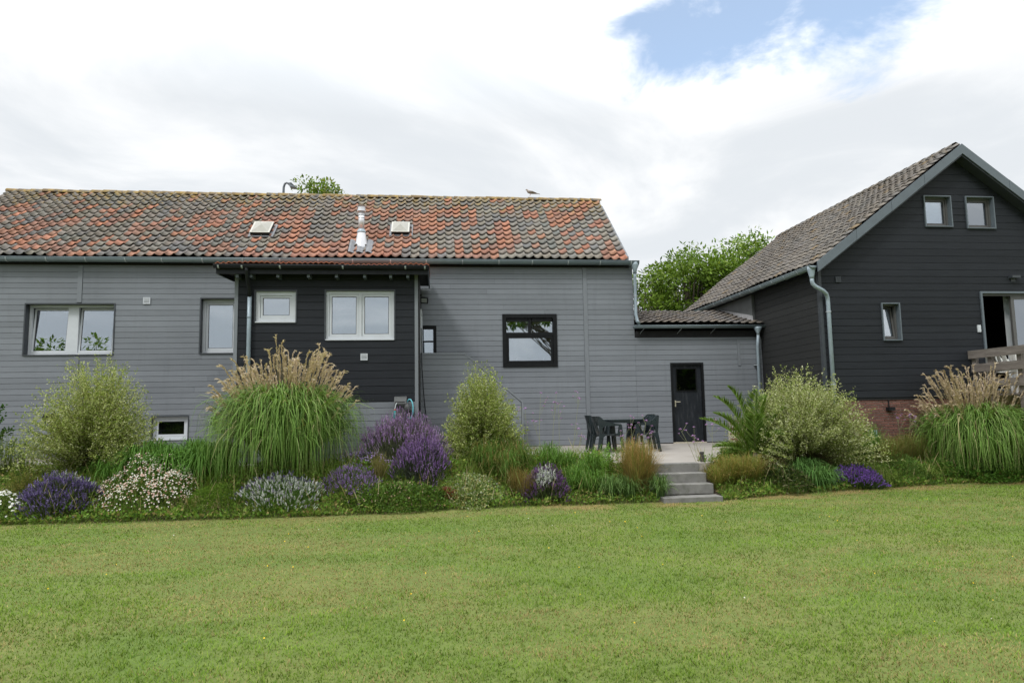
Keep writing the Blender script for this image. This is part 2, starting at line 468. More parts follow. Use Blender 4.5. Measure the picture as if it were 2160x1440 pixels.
# terrace slab in front of the buildings, with a curved front towards the planting
front = [(-13, 14.7), (-4.6, 14.75), (-.2, 14.75), (1.6, 14.6), (2.5, 14.3), (3.0, 13.9), (3.3, 13.5), (3.55, 13.15), (3.8, 12.96), (5.25, 12.96), (5.5, 13.2), (5.9, 13.7), (6.4, 14.2), (7.2, 14.6), (8.98, 14.8)]
mb = MB()
n = len(front)
top = [(x, y, patio_z(y)) for x, y in front] + [(x, 18.3, patio_z(18.3)) for x, y in front]
bot = [(x, y, z - .32) for x, y, z in top]
mb.add(top + bot, [(i, i + 1, i + 1 + n, i + n) for i in range(n - 1)] + [(2 * n + i, 2 * n + i + n, 2 * n + i + 1 + n, 2 * n + i + 1) for i in range(n - 1)]
       + [(i, 2 * n + i, 2 * n + i + 1, i + 1) for i in range(n - 1)])
tag(obj('patio', mb, M['concrete']), kind='structure')

st = thing('garden_steps', 'four low grey concrete steps from lawn up to patio', 'steps', (4.5, 12.5, -.75))
for i, (y, zt, x0, x1) in enumerate(((12.10, -.655, 4.05, 5.16), (12.42, -.46, 3.95, 5.12), (12.69, -.285, 3.92, 5.10), (12.93, -.115, 3.90, 5.06))):
    b = MB().box(x0, x1, y, y + .34, zt - .185, zt)
    o = obj('step', b, M['step_concrete'], st)
    bv = o.modifiers.new('bevel', 'BEVEL'); bv.width = .012; bv.segments = 2
    o.rotation_euler.z = 0

# ================================================================== BUILDING PARTS
def wall_core(name, parent, m, x0, x1, z0, z1, holes, y0, y1):
    xs = sorted({x0, x1, *[h[0] for h in holes], *[h[1] for h in holes]}); zs = sorted({z0, z1, *[h[2] for h in holes], *[h[3] for h in holes]})
    mb = MB()
    for i in range(len(xs) - 1):
        run = None
        for j in range(len(zs) - 1):
            cx, cz = (xs[i] + xs[i + 1]) / 2, (zs[j] + zs[j + 1]) / 2
            hit = any(h[0] < cx < h[1] and h[2] < cz < h[3] for h in holes)
            if not hit: run = (zs[j] if run is None else run[0], zs[j + 1])
            if (hit or j == len(zs) - 2) and run: mb.box(xs[i], xs[i + 1], y0, y1, *run); run = None
    return obj(name, mb, m, parent)
def unit_board(name, m):
    # x 0..1, z 0..1, front at y=0, a softened lower and upper edge, 18 mm thick
    mb = MB(); c = .05
    mb.prism([(0.0, c), (.004, 0), (.018, 0), (.018, 1), (.004, 1), (0.0, 1 - c * .5)], 'x', 0, 1)
    me = bpy.data.meshes.new(name); me.from_pydata(mb.v, [], mb.f); me.materials.append(m); me.update()
    return me
def boards(parent, me, x0, x1, z0, z1, pitch, holes, yf, gap=.0055, clip=None):
    z = z0
    while z < z1 - .02:
        ze = min(z + pitch, z1)
        br = sorted({x0, x1, *[max(x0, min(x1, h[k])) for h in holes for k in (0, 1)]})
        segs = []
        for i in range(len(br) - 1):
            c = (br[i] + br[i + 1]) / 2; iv = [(z, ze - gap)]
            for h in holes:
                if h[0] < c < h[1]:
                    nx = []
                    for a, b in iv:
                        if h[3] <= a or h[2] >= b: nx.append((a, b)); continue
                        if a < h[2]: nx.append((a, h[2]))
                        if b > h[3]: nx.append((h[3], b))
                    iv = nx
            for a, b in iv:
                if b - a < .012: continue
                if segs and segs[-1][1] == br[i] and segs[-1][2:] == (a, b): segs[-1] = (segs[-1][0], br[i + 1], a, b)
                else: segs.append((br[i], br[i + 1], a, b))
        cut = []
        for a, b, c0, c1 in segs:          # stock lengths with butt joints
            while b - a > 5.2:
                q = a + random.uniform(2.6, 4.6); cut.append((a, q - .0015, c0, c1)); a = q + .0015
            cut.append((a, b, c0, c1))
        for a, b, c0, c1 in cut:
            if b - a > .02:
                inst('board', me, parent, (a, yf + random.uniform(-.0015, .0015), c0), (b - a, 1, c1 - c0))
        z += pitch
def room(parent, x0, x1, z0, z1, y0, depth, m):
    mb = MB(); y1 = y0 + depth; a = .25
    mb.add([(x0 - a, y0, z0 - a), (x1 + a, y0, z0 - a), (x1 + a, y1, z0 - a), (x0 - a, y1, z0 - a), (x0 - a, y0, z1 + a), (x1 + a, y0, z1 + a), (x1 + a, y1, z1 + a), (x0 - a, y1, z1 + a)],
           [(0, 1, 2, 3), (7, 6, 5, 4), (1, 5, 6, 2), (3, 2, 6, 7), (4, 0, 3, 7)])
    return obj('room_lining', mb, m, parent)
def window(house, x0, x1, z0, z1, yf, yr, fm, rv, fw=.07, sashes=1, tilt=0.0, glass='glass', behind='blind', mull=.0, rvw=.05, sw=.055, label=None, handle=False, sill=False):
    """opening x0..x1, z0..z1; lining from yf (proud) to yr; frame at yr"""
    mb = MB().frame(x0 + rvw * .15, x1 - rvw * .15, z0 + .004, z1 - rvw * .15, fw, yr, yr + .07)
    ix0, ix1, iz0, iz1 = x0 + rvw * .15 + fw, x1 - rvw * .15 - fw, z0 + .004 + fw, z1 - rvw * .15 - fw
    cells = []
    if sashes == 1: cells = [(ix0, ix1)]
    else:
        mid = (ix0 + ix1) / 2; h = mull / 2
        mb.box(mid - h, mid + h, yr - .002, yr + .068, iz0, iz1)
        cells = [(ix0, mid - h), (mid + h, ix1)]
    w = obj('window', mb, fm, house)
    if label: w['label'] = label
    rb = MB(); t = .022
    rb.box(x0 - t, x0 + .006, yf, yr + .1, z0 - t, z1 + t); rb.box(x1 - .006, x1 + t, yf, yr + .1, z0 - t, z1 + t)
    rb.box(x0 + .006, x1 - .006, yf, yr + .1, z1 - .006, z1 + t)
    obj('lining', rb, rv, w)
    obj('sill', MB().box(x0 + .006, x1 - .006, yf - .012, yr, z0 - t, z0 + .003), fm if sill else rv, w)
    for k, (a, b) in enumerate(cells):
        g0 = .004
        s = MB().frame(a + g0, b - g0, iz0 + g0, iz1 - g0, sw, yr + .018, yr + .066)
        gl = MB().box(a + g0 + sw, b - g0 - sw, yr + .036, yr + .042, iz0 + g0 + sw, iz1 - g0 - sw)
        se = MB().frame(a + g0 + sw - .001, b - g0 - sw + .001, iz0 + g0 + sw - .001, iz1 - g0 - sw + .001, .012, yr + .030, yr + .048)
        if tilt:
            mtx = Matrix.Translation((0, yr + .05, iz0 + .01)) @ Matrix.Rotation(-tilt, 4, 'X') @ Matrix.Translation((0, -yr - .05, -iz0 - .01))
            for q in (s, gl, se): q.xform(mtx)
        obj('sash', s, fm, w); obj('pane', gl, M[glass], w); obj('seal', se, M['seal'], w)
        if handle: obj('handle', MB().box(b - .045, b - .03, yr - .02, yr + .02, (z0 + z1) / 2 - .02, (z0 + z1) / 2 + .10).box(b - .05, b - .025, yr, yr + .02, (z0 + z1) / 2 - .06, (z0 + z1) / 2 + .02), M['white_pvc'], w)
        if behind in ('blind', 'frost'):
            yb = yr + .17 + (.12 if tilt else 0)
            mbk = MB()
            if behind == 'blind':
                zt = iz1 + .03; k2 = 0
                mbk.box(a - .04, b + .04, yb, yb + .004, iz0 - .05, zt)
                mbk.box(a - .04, b + .04, yb - .02, yb - .001, iz1 - .32, iz1 - .30)
            else: mbk.box(a - .04, b + .04, yb, yb + .004, iz0 - .05, iz1 + .05)
            obj('blind', mbk, M[behind], w)
    room(w, x0, x1, z0, z1, yr + .08, 1.1, M['room_dark'] if behind == 'dark' else M['room'])
    return w
def half_gutter(mb, x0, x1, yc, zc, r, seg=9, axis='x'):
    pts = [(yc + r * math.cos(math.pi + math.pi * k / seg), zc + r * math.sin(math.pi + math.pi * k / seg)) for k in range(seg + 1)]
    inn = [(yc + (r - .004) * math.cos(math.pi + math.pi * k / seg), zc + (r - .004) * math.sin(math.pi + math.pi * k / seg)) for k in range(seg + 1)]
    mb.prism(pts + inn[::-1], axis, x0, x1)
    # rolled front bead and end stops
    s = -1 if axis == 'x' else -1
    if axis == 'x':
        mb.tube([(x0, yc - r, zc + .004), (x1, yc - r, zc + .004)], .011, 6)
    else:
        mb.tube([(yc - r, x0, zc + .004), (yc - r, x1, zc + .004)], .011, 6)
    for t in (x0, x1): mb.prism(pts, axis, t - .003, t + .003)
    return mb
def vent_grille(house, x, y, z, s, m, slot):
    o = obj('vent_grille', MB().frame(x - s, x + s, z - s, z + s, s * .2, y - .024, y).box(x - s * .8, x + s * .8, y - .006, y, z - s * .8, z + s * .8), m, house)
    obj('grille_gap_shade', MB().box(x - s * .8, x + s * .8, y - .009, y - .0065, z - s * .8, z + s * .8), M['reveal'], o)  # dark plate paints in the shadow gaps between the slats
    for k in range(4): obj('slat', MB().box(x - s * .8, x + s * .8, y - .022, y - .010, z - s * .72 + k * s * .40, z - s * .72 + k * s * .40 + s * .24), m, o)
    return o

# ------------------------------------------------------------------ roof tiles
def tile_geom(w, ln, A, seg, lift, th, crest=.9, waves=1):
    """local: u across, v up the slope, n out of the roof; origin at the lower left corner"""
    us = np.linspace(0, 1.0, seg + 1)
    if waves == 1 and crest > .8:      # hollow pan: wide trough, narrow roll on the right
        h = np.where(us * 1.04 <= .90, A * ((us * 1.04 - .37) / .53) ** 2, A * (1 - (us * 1.04 - .90) / .14 * .52))
    else: h = .5 * A * (1 + np.cos(2 * np.pi * waves * (us - crest)))
    V = []
    for k in range(seg + 1): V.append((us[k] * w * 1.04, 0, lift + h[k]))
    for k in range(seg + 1): V.append((us[k] * w * 1.04, ln, h[k] - .004))
    for k in range(seg + 1): V.append((us[k] * w * 1.04, .006, lift + h[k] - th))
    s = seg + 1
    F = [(k, k + 1, s + k + 1, s + k) for k in range(seg)] + [(2 * s + k, 2 * s + k + 1, k + 1, k) for k in range(seg)]
    return np.array(V), F
def tile_field(roof, m, origin, U, Vd, Nn, cols, rows, w, gauge, geom, colour, parts, skip=None, stuff='further_tiles'):
    """parts(i,j) -> True: its own object. colour(i,j)->rgb (bucketed)"""
    gv, gf = geom; cache = {}
    o = Vector(origin); U = Vector(U); Vd = Vector(Vd); Nn = Vector(Nn)
    rot = Matrix((U, Vd, Nn)).transposed()
    Vs, Fs, Ks, cnt = [], [], [], 0
    ga = np.array(gf); rn = np.array(rot)
    for j in range(rows):
        for i in range(cols):
            if skip and skip(i, j): continue
            c = colour(i, j)
            p = o + U * (i * w + random.uniform(-.004, .004)) + Vd * (j * gauge + random.uniform(-.006, .006)) + Nn * (random.uniform(0, .010) + .016 * math.sin(i * .31 + j * .2) + .01 * math.sin(i * .83 - j * .5))
            tw = Matrix.Rotation(random.uniform(-.022, .022), 3, 'Z')
            if parts(i, j):
                key = tuple(round(x, 3) for x in c)
                if key not in cache:
                    me = bpy.data.meshes.new('tile'); me.from_pydata([tuple(v) for v in gv], [], gf)
                    a = me.color_attributes.new('Col', 'FLOAT_COLOR', 'POINT')
                    a.data.foreach_set('color', np.tile(np.array([*c, 1.0], dtype=np.float32), len(gv)))
                    me.materials.append(m); me.polygons.foreach_set('use_smooth', [True] * len(me.polygons)); me.update()
                    cache[key] = me
                inst('tile', cache[key], roof, p, rot=rot @ tw)
            else:
                Vs.append(gv @ np.array(rot @ tw).T + np.array(p)); Fs.append(ga + cnt); cnt += len(gv)
                Ks.append(np.tile(np.array(c), (len(gv), 1)))
    if Vs:
        s = np_mesh(stuff, np.concatenate(Vs), np.concatenate(Fs), m, roof, np.concatenate(Ks), True)
        s['kind'] = 'stuff'
GREYS = [(.200, .190, .172), (.220, .206, .185), (.182, .180, .174), (.210, .192, .165), (.168, .170, .168), (.235, .220, .195)]
REDS = [(.41, .190, .120), (.38, .172, .110), (.44, .215, .135), (.34, .160, .112), (.40, .195, .135), (.31, .155, .112)]

# ================================================================== LONG GREY HOUSE
YW = 18.0
H = thing('long_house', 'long low house with grey boarded wall and old orange and grey tiled roof', 'house', (-3.5, 18.0, 0))
HX0, HX1 = -12.40, 5.38
openA = (-10.10, -8.02, 2.53, 3.80); openB = (-5.94, -5.05, 2.54, 3.94); openC = (1.80, 3.21, 2.15, 3.49)
openD = (-.55, .02, 1.20, 3.21); openE = (-7.03, -6.17, .40, .96)
holes = [openA, openB, openC, openD, openE]
wall_core('wall', H, M['core'], HX0, HX1, -.05, 4.86, holes, 18.0, 18.28)
BG = unit_board('grey_board', M['grey_board']); BD = unit_board('dark_board', M['dark_board'])
batt = [(-8.92, -8.80), (3.98, 4.10)]
bh = holes + [(a, b, 3.80, 4.9) if a < 0 else (a, b, 0, 4.9) for a, b in batt] + [(-8.92, -8.80, 0, 2.53)]
boards(H, BG, HX0, HX1, .02, 4.84, .1392, bh, 17.982)
for a, b, z0, z1 in ((-8.92, -8.80, 3.84, 4.84), (-8.92, -8.80, .02, 2.49), (3.98, 4.10, .0, 4.84)):
    obj('cover_batten', MB().box(a + .004, b - .004, 17.968, 18.0, z0, z1), M['grey_trim'], H)
obj('eaves_board', MB().box(HX0, HX1, 17.96, 17.999, 4.845, 4.97), M['grey_trim'], H)
obj('plinth', MB().box(HX0, HX1, 17.99, 18.2, -.25, .015), M['concrete'], H)
# gable ends and back of the house, seen from aside only
gb = MB()
for x in (HX0, HX1 - .2):
    gb.prism([(18.28, -.1), (24.0, -.1), (24.0, 4.9), (21.0, 7.45), (18.28, 5.18)], 'x', x, x + .2)
gb.box(HX0, HX1, 23.8, 24.0, -.1, 4.9)
obj('gable_wall', gb, M['grey_trim'], H)
wA = window(H, *openA, 17.966, 18.15, M['white_pvc'], M['reveal'], .06, 2, R(5), mull=.25, behind='dark', rvw=.05, sw=.045, label='white double window with both sashes tilted open')
wB = window(H, *openB, 17.966, 18.13, M['white_pvc'], M['reveal'], .075, 1, handle=True, behind='frost', label='tall narrow white window with frosted pane')
wE = window(H, *openE, 17.972, 18.06, M['white_pvc'], M['reveal'], .06, 1, glass='glass_clear', behind='dark', sw=.05, sill=True, label='small white basement window')
# black kitchen window: two fanlights over one big pane
x0, x1, z0, z1 = openC
mb = MB().frame(x0 - .03, x1 + .03, z0 - .05, z1 + .03, .105, 17.955, 18.08)
zt = z1 - .50
mb.box(x0 + .075, x1 - .075, 17.975, 18.08, zt - .05, zt + .035)
mb.box((x0 + x1) / 2 - .035, (x0 + x1) / 2 + .035, 17.985, 18.08, zt + .035, z1 - .075)
wC = obj('window', mb, M['black_paint'], H); wC['label'] = 'black framed window with two fanlights above a wide pane'
for a, b in ((x0 + .075, (x0 + x1) / 2 - .035), ((x0 + x1) / 2 + .035, x1 - .075)):
    obj('ventilator', MB().box(a + .02, b - .02, 17.975, 18.03, z1 - .17, z1 - .10).box(a + .02, b - .02, 17.965, 17.975, z1 - .115, z1 - .10), M['black_paint'], wC)
    obj('pane', MB().box(a, b, 18.035, 18.041, zt + .035, z1 - .17), M['glass'], wC)
obj('sash', MB().frame(x0 + .08, x1 - .08, z0 + .06, zt - .055, .06, 17.98, 18.05), M['black_paint'], wC)
obj('pane', MB().box(x0 + .14, x1 - .14, 18.015, 18.021, z0 + .12, zt - .115), M['glass'], wC)
mb = MB()
for k in range(14): mb.box(x0 + .05, x1 - .05, 18.16, 18.185, zt + .02 + k * .027, zt + .032 + k * .027)
obj('blind', mb, M['blind'], wC)
obj('wall_cupboard', MB().box(x0 + .12, x0 + .40, 18.25, 18.40, z0 + .27, zt - .05).box(x0 + .12, x0 + .40, 18.24, 18.25, zt - .30, zt - .29), M['blind'], wC)
obj('kitchen_wall', MB().box(x0 - .1, x1 + .1, 18.9, 18.92, z0 - .2, z1 + .2), M['frost'], wC)
mb = MB()
for xx in (x0 + .36, x1 - .33): mb.tube([(xx, 18.12, z0 + .1), (xx, 18.12, z0 + .19), (xx + .03, 18.12, z0 + .22)], .008, 6)
obj('tap', mb, M['steel'], wC)
room(wC, x0, x1, z0, z1, 18.09, 1.3, M['room'])
# black glazed door by the extension, lower part hidden by the stair wall
x0, x1, z0, z1 = openD
mb = MB().frame(x0, x1, z0, z1, .085, 17.96, 18.06)
mb.box(x0 + .085, x1 - .085, 17.98, 18.05, 2.78, 2.82)
wD = obj('glazed_door', mb, M['black_paint'], H)
obj('pane', MB().box(x0 + .085, x1 - .085, 18.01, 18.016, z0 + .085, 2.78).box(x0 + .085, x1 - .085, 18.01, 18.016, 2.82, z1 - .085), M['glass'], wD)
obj('curtain', MB().box(x0, x1, 18.13, 18.14, z0, z1), M['frost'], wD)
room(wD, x0, x1, z0, z1, 18.07, 1.0, M['room'])
vent_grille(H, -7.25, 17.98, 3.88, .085, M['white_pvc'], M['strap'])
# flue stub
fs = obj('flue_stub', MB().lathe((-5.56, 17.98, .84), [(.10, 0), (.10, .03), (.075, .03), (.075, .20), (.062, .20), (.062, .06)], 16, Matrix.Rotation(R(90), 3, 'X')), M['black_pvc'], H)
obj('inner_pipe', MB().lathe((-5.56, 17.80, .84), [(.055, -.02), (.055, .05), (.048, .05), (.048, -.01)], 16, Matrix.Rotation(R(90), 3, 'X')), M['white_pvc'], fs)

# roof
RY0, RZ0, RYR, RZR = 17.86, 4.985, 21.0, 7.60
RL = math.hypot(RYR - RY0, RZR - RZ0); ra = math.atan2(RZR - RZ0, RYR - RY0)
mb = MB(); d = .11
mb.prism([(RY0 + .1, RZ0 - .06), (RYR, RZR - .06), (2 * RYR - RY0, RZ0 - .06), (2 * RYR - RY0, RZ0 - .2), (RYR, RZR - .22), (RY0 + .1, RZ0 - .2)], 'x', -12.46, 5.28)
roof = obj('roof', mb, M['core'], H)
PW = .235; cols = 75; rows = 14; gauge = RL / rows
hgt = fbm(np.arange(cols)[:, None] * .23, np.arange(rows)[None, :] * .30 + 9, 3)
mixr = rng.random((cols, rows))
def pan_colour(i, j):
    k = hgt[i, j]; p = np.interp(k, (.34, .46, .56, .68), (.10, .30, .58, .80)) * np.interp(i, (0, 30, 52, 75), (.75, .9, 1.35, 1.3))
    p *= np.interp(j, (0, 9, 12, 13), (1.05, 1, .45, .25))
    if mixr[i, j] < p:
        q = REDS[int(mixr[i, j] * 997) % 6]; w_ = (.0, .15, .35)[int(mixr[i, j] * 9973) % 3]
        return tuple(round(x * (1 - w_) + .17 * w_, 2) for x in q)
    g = GREYS[int(mixr[i, j] * 991) % 6]
    kk = np.interp(i, (0, 35, 75), (.88, 1.0, 1.12))
    return tuple(round(x * kk, 2) for x in g)
SKY = [(-4.95, -4.45, 18.74, 19.25), (-1.20, -.72, 18.84, 19.33)]
def tskip(i, j):
    x = -12.40 + (i + .5) * PW; y = RY0 + (j + .5) * gauge * math.cos(ra)
    return False
tile_field(roof, M['pantile'], (-12.40, RY0 - .05, RZ0 - .03), (1, 0, 0), (0, math.cos(ra), math.sin(ra)), (0, -math.sin(ra), math.cos(ra)),
           cols, rows, PW, gauge, tile_geom(PW, gauge + .07, .080, 10, .046, .012), pan_colour, lambda i, j: j < 4, tskip, 'upper_pantiles')
# back slope of the roof
bs = np.array([(-12.46, RYR, RZR), (5.28, RYR, RZR), (5.28, 2 * RYR - RY0, RZ0), (-12.46, 2 * RYR - RY0, RZ0)])
np_mesh('back_slope', bs, [[0, 1, 2, 3]], M['pantile'], roof, np.tile(np.array([[.2, .11, .08]]), (4, 1)))
# ridge tiles
def ridge_mesh(c):
    V = []; F = []; s = 9
    for q, (x, r0) in enumerate(((0, .118), (.36, .105))):
        for k in range(s): a = math.pi * k / (s - 1); V.append((x, -r0 * 1.05 * math.cos(a), r0 * .95 * math.sin(a) - .02))
    for k in range(s - 1): F.append((k, k + 1, s + k + 1, s + k))
    F.append(tuple(range(s)))
    me = bpy.data.meshes.new('ridge_tile'); me.from_pydata(V, [], F)
    a = me.color_attributes.new('Col', 'FLOAT_COLOR', 'POINT'); a.data.foreach_set('color', np.tile(np.array([*c, 1.0], dtype=np.float32), len(V)))
    me.materials.append(M['pantile']); me.polygons.foreach_set('use_smooth', [True] * (s - 1) + [False]); me.update(); return me
RM = [ridge_mesh(c) for c in ((.13, .115, .095), (.15, .12, .08), (.12, .12, .115), (.17, .12, .06))]
for k in range(53):
    inst('ridge_tile', RM[k % 4 if k % 7 else 3], roof, (-12.46 + k * .335, RYR + random.uniform(-.012, .012), RZR + .015 + random.uniform(-.008, .008)), rot=Matrix.Rotation(random.uniform(-.02, .02), 3, 'Y'))
# flat roof windows
def on_roof(y, off=0.0): return RZ0 + (y - RY0) * math.tan(ra) + off / math.cos(ra)
for (xa, xb, ya, yb) in SKY:
    mtx = Matrix.Translation((0, ya, on_roof(ya))) @ Matrix.Rotation(ra, 4, 'X')
    ln = (yb - ya) / math.cos(ra)
    fl = MB().box(xa - .06, xb + .10, -.07, ln + .04, .055, .085).xform(mtx)
    sk = obj('rooflight', fl, M['lead'], roof)
    obj('kerb', MB().box(xa, xb, 0, ln, .085, .17).xform(mtx), M['black_pvc'], sk)
    obj('frame', MB().box(xa - .01, xb + .01, -.01, ln + .01, .17, .185).xform(mtx), M['dome_frame'], sk)
    xm, ym = (xa + xb) / 2, ln / 2
    dm = MB().add([(xa + .03, .02, .185), (xb - .03, .02, .185), (xb - .03, ln - .02, .185), (xa + .03, ln - .02, .185), (xm, ym, .27)], [(0, 1, 4), (1, 2, 4), (2, 3, 4), (3, 0, 4)]).xform(mtx)
    obj('dome', dm, M['dome'], sk)
# stainless flue with cone, collar and cap
fx, fy = -1.97, 18.34
fb = on_roof(fy)
mtx = Matrix.Translation((fx, 17.98, on_roof(17.98))) @ Matrix.Rotation(ra, 4, 'X')
fl = MB()
gn = 14
fV = [];
for a in range(gn + 1):
    for b_ in range(2):
        u = -.30 + .66 * a / gn
        fV.append((u, .0 if b_ == 0 else .74, .10 + .022 * math.cos(2 * math.pi * (u / PW) + 1.0)))
fl.add(fV, [(2 * a, 2 * a + 2, 2 * a + 3, 2 * a + 1) for a in range(gn)]).xform(mtx)
flue = obj('flue_pipe', MB().lathe((fx, fy, fb), [(.080, .48), (.080, 1.00)], 20), M['steel'], H, True)
obj('flashing', fl, M['lead'], flue)
obj('cone', MB().lathe((fx, fy, fb), [(.18, -.06), (.18, .0), (.108, .40), (.108, .44)], 20), M['steel'], flue)
obj('collar', MB().lathe((fx, fy, fb), [(.11, .40), (.122, .41), (.122, .43), (.095, .49), (.083, .50)], 20), M['zinc_light'], flue)
obj('pipe_joint', MB().lathe((fx, fy, fb), [(.082, .80), (.085, .81), (.082, .82)], 20).lathe((fx, fy, fb), [(.082, .87), (.085, .88), (.082, .89)], 20), M['zinc'], flue)
cap = obj('cap', MB().lathe((fx, fy, fb), [(.11, .985), (.125, .99), (.125, 1.01), (.10, 1.015), (.10, 1.12), (.09, 1.125)], 20), M['steel'], flue)
obj('cap_plate', MB().lathe((fx, fy, fb), [(.13, 1.13), (.135, 1.14), (.02, 1.16)], 20), M['steel'], cap)
# gutter and straps
gt = obj('gutter', half_gutter(MB(), -12.55, 5.50, 17.785, 4.925, .098), M['zinc'], H, True)
x = -12.3
while x < 5.3:
    o = MB()
    pts = [(17.785 + .104 * math.cos(math.pi + math.pi * k / 8), 4.925 + .104 * math.sin(math.pi + math.pi * k / 8)) for k in range(9)]
    inn = [(17.785 + .099 * math.cos(math.pi + math.pi * k / 8), 4.925 + .099 * math.sin(math.pi + math.pi * k / 8)) for k in range(9)]
    obj('strap', o.prism(pts + inn[::-1], 'x', x, x + .025), M['strap'], gt)
    x += random.uniform(.85, .98)
dp = obj('downpipe', MB().lathe((5.40, 17.80, 4.72), [(.05, -.12), (.055, -.02), (.11, .10), (.115, .2)], 14).tube([(5.40, 17.80, 4.64), (5.40, 17.83, 4.5), (5.41, 17.90, 3.5), (5.43, 17.86, 3.30), (5.50, 17.84, 3.22)], .044, 12), M['zinc_light'], H, True)
obj('pipe_clip', MB().lathe((5.405, 17.87, 4.0), [(.046, -.012), (.052, -.01), (.052, .01), (.046, .012)], 12), M['strap'], dp)

# ================================================================== LINK BUILDING
LK_ = thing('link_building', 'low grey boarded link with dark tiled roof and black door', 'building', (7.2, 18.0, 0))
door = (6.345, 7.275, .02, 2.17)
wall_core('wall', LK_, M['core'], 5.38, 9.0, -.05, 3.0, [door], 18.0, 18.25)
boards(LK_, BG, 5.384, 8.985, .02, 2.87, .1392, [door, (8.28, 8.36, 2.07, 2.80)], 17.983)
obj('cover_batten', MB().box(8.284, 8.356, 17.969, 18.0, 2.075, 2.80), M['grey_trim'], LK_)
obj('eaves_board', MB().box(5.42, 9.0, 17.975, 17.999, 2.872, 3.05), M['core'], LK_)
obj('back_wall', MB().box(5.38, 9.0, 22.6, 22.8, -.1, 3.3).box(5.38, 9.0, 18.25, 22.6, 3.0, 3.02), M['core'], LK_)
dr = obj('door', MB().box(door[0] + .06, door[1] - .06, 18.03, 18.07, .05, 2.11), pbr('black_door_paint', (.014, .017, .021), .5, .25, 5, spec=.2, dirt=((.06, .065, .07), 3, (4, 1, .6), .5)), LK_)
obj('door_frame', MB().box(door[0], door[0] + .058, 17.965, 18.09, .02, 2.17).box(door[1] - .058, door[1], 17.965, 18.09, .02, 2.17).box(door[0] + .058, door[1] - .058, 17.965, 18.09, 2.112, 2.17), M['black_paint'], dr)
obj('pane', MB().box(6.52, 7.06, 18.022, 18.028, 1.42, 2.0), glass_mat('dark_door_glass', .02, (.3, .3, .3)), dr)
obj('pane_backing', MB().box(6.52, 7.06, 18.0285, 18.0295, 1.42, 2.0), M['room_dark'], dr)
obj('pane_bead', MB().frame(6.50, 7.08, 1.40, 2.02, .02, 18.005, 18.03), M['black_paint'], dr)
obj('handle', MB().box(6.445, 6.478, 18.015, 18.03, .98, 1.15).tube([(6.46, 18.02, 1.11), (6.46, 17.97, 1.11), (6.58, 17.965, 1.11)], .011, 8), pbr('brass_handle', (.62, .58, .46), .3, .05, 6, metal=.6), dr)
obj('threshold', MB().box(door[0], door[1], 17.95, 18.05, .0, .03), pbr('pale_sill', (.42, .38, .30), .7, .1), dr)
# roof with small dark tiles, sloping down to the camera
ly0, lz0, ly1, lz1 = 17.80, 3.22, 20.7, 3.97
lr = obj('roof', MB().prism([(ly0 + .05, lz0 - .05), (ly1, lz1 - .05), (23.0, 3.3), (23.0, 3.2), (ly1, lz1 - .16), (ly0 + .05, lz0 - .14)], 'x', 5.42, 9.0), M['core'], LK_)
la = math.atan2(lz1 - lz0, ly1 - ly0); lL = math.hypot(lz1 - lz0, ly1 - ly0)
DG = [(.085, .078, .072), (.10, .09, .08), (.075, .071, .068), (.11, .095, .078), (.09, .086, .084)]
tile_field(lr, M['greytile'], (5.42, ly0 - .03, lz0), (1, 0, 0), (0, math.cos(la), math.sin(la)), (0, -math.sin(la), math.cos(la)),
           16, 10, .222, lL / 10, tile_geom(.222, lL / 10 + .06, .045, 6, .034, .014), lambda i, j: DG[(i * 7 + j * 13 + i * j) % 5], lambda i, j: True)
gt = obj('gutter', half_gutter(MB(), 5.30, 9.02, 17.77, 3.16, .068), M['zinc'], LK_, True)
for x in (5.55, 6.6, 7.55): obj('bracket', MB().tube([(x + .04, 17.77, 3.09), (x, 17.9, 3.02), (x - .02, 17.98, 2.97)], .007, 6), M['strap'], gt)
dp = obj('downpipe', MB().lathe((8.80, 17.77, 2.96), [(.04, -.06), (.045, 0), (.10, .11), (.105, .16)], 14).tube([(8.80, 17.77, 2.92), (8.80, 17.84, 2.6), (8.80, 17.88, -.1)], .041, 12), M['zinc_light'], LK_, True)
for z in (2.08, .6): obj('pipe_clip', MB().lathe((8.80, 17.87, z), [(.043, -.015), (.052, -.012), (.052, .012), (.043, .015)], 12).box(8.72, 8.88, 17.90, 17.98, z - .01, z + .01), M['strap'], dp)

# ================================================================== DARK EXTENSION
X = thing('house_extension', 'square black boarded extension with two white windows and red tiled lean-to roof', 'extension', (-2.35, 15.2, 0))
ex0, ex1, ey = -4.32, -.385, 15.2
h1 = (-3.885, -3.025, 2.965, 3.64); h2 = (-2.395, -.905, 2.57, 3.65)
wall_core('wall', X, M['core'], ex0, ex1, -.1, 4.08, [h1, h2], ey, ey + .22)
for xs_ in (ex0, ex1 - .15): obj('side_wall', MB().box(xs_, xs_ + .15, ey + .22, 17.97, -.1, 4.2), M['dark_side'], X)
boards(X, BD, ex0 + .075, ex1 - .075, 1.20, 4.06, .1685, [h1, h2], ey - .020)
boards(X, BG, ex0 + .02, ex1 - .02, -.05, 1.195, .1392, [], ey - .012)
for x in (ex0, ex1 - .075): obj('corner_post', MB().box(x, x + .075, ey - .035, ey + .06, -.06, 4.05), M['grey_trim'], X)
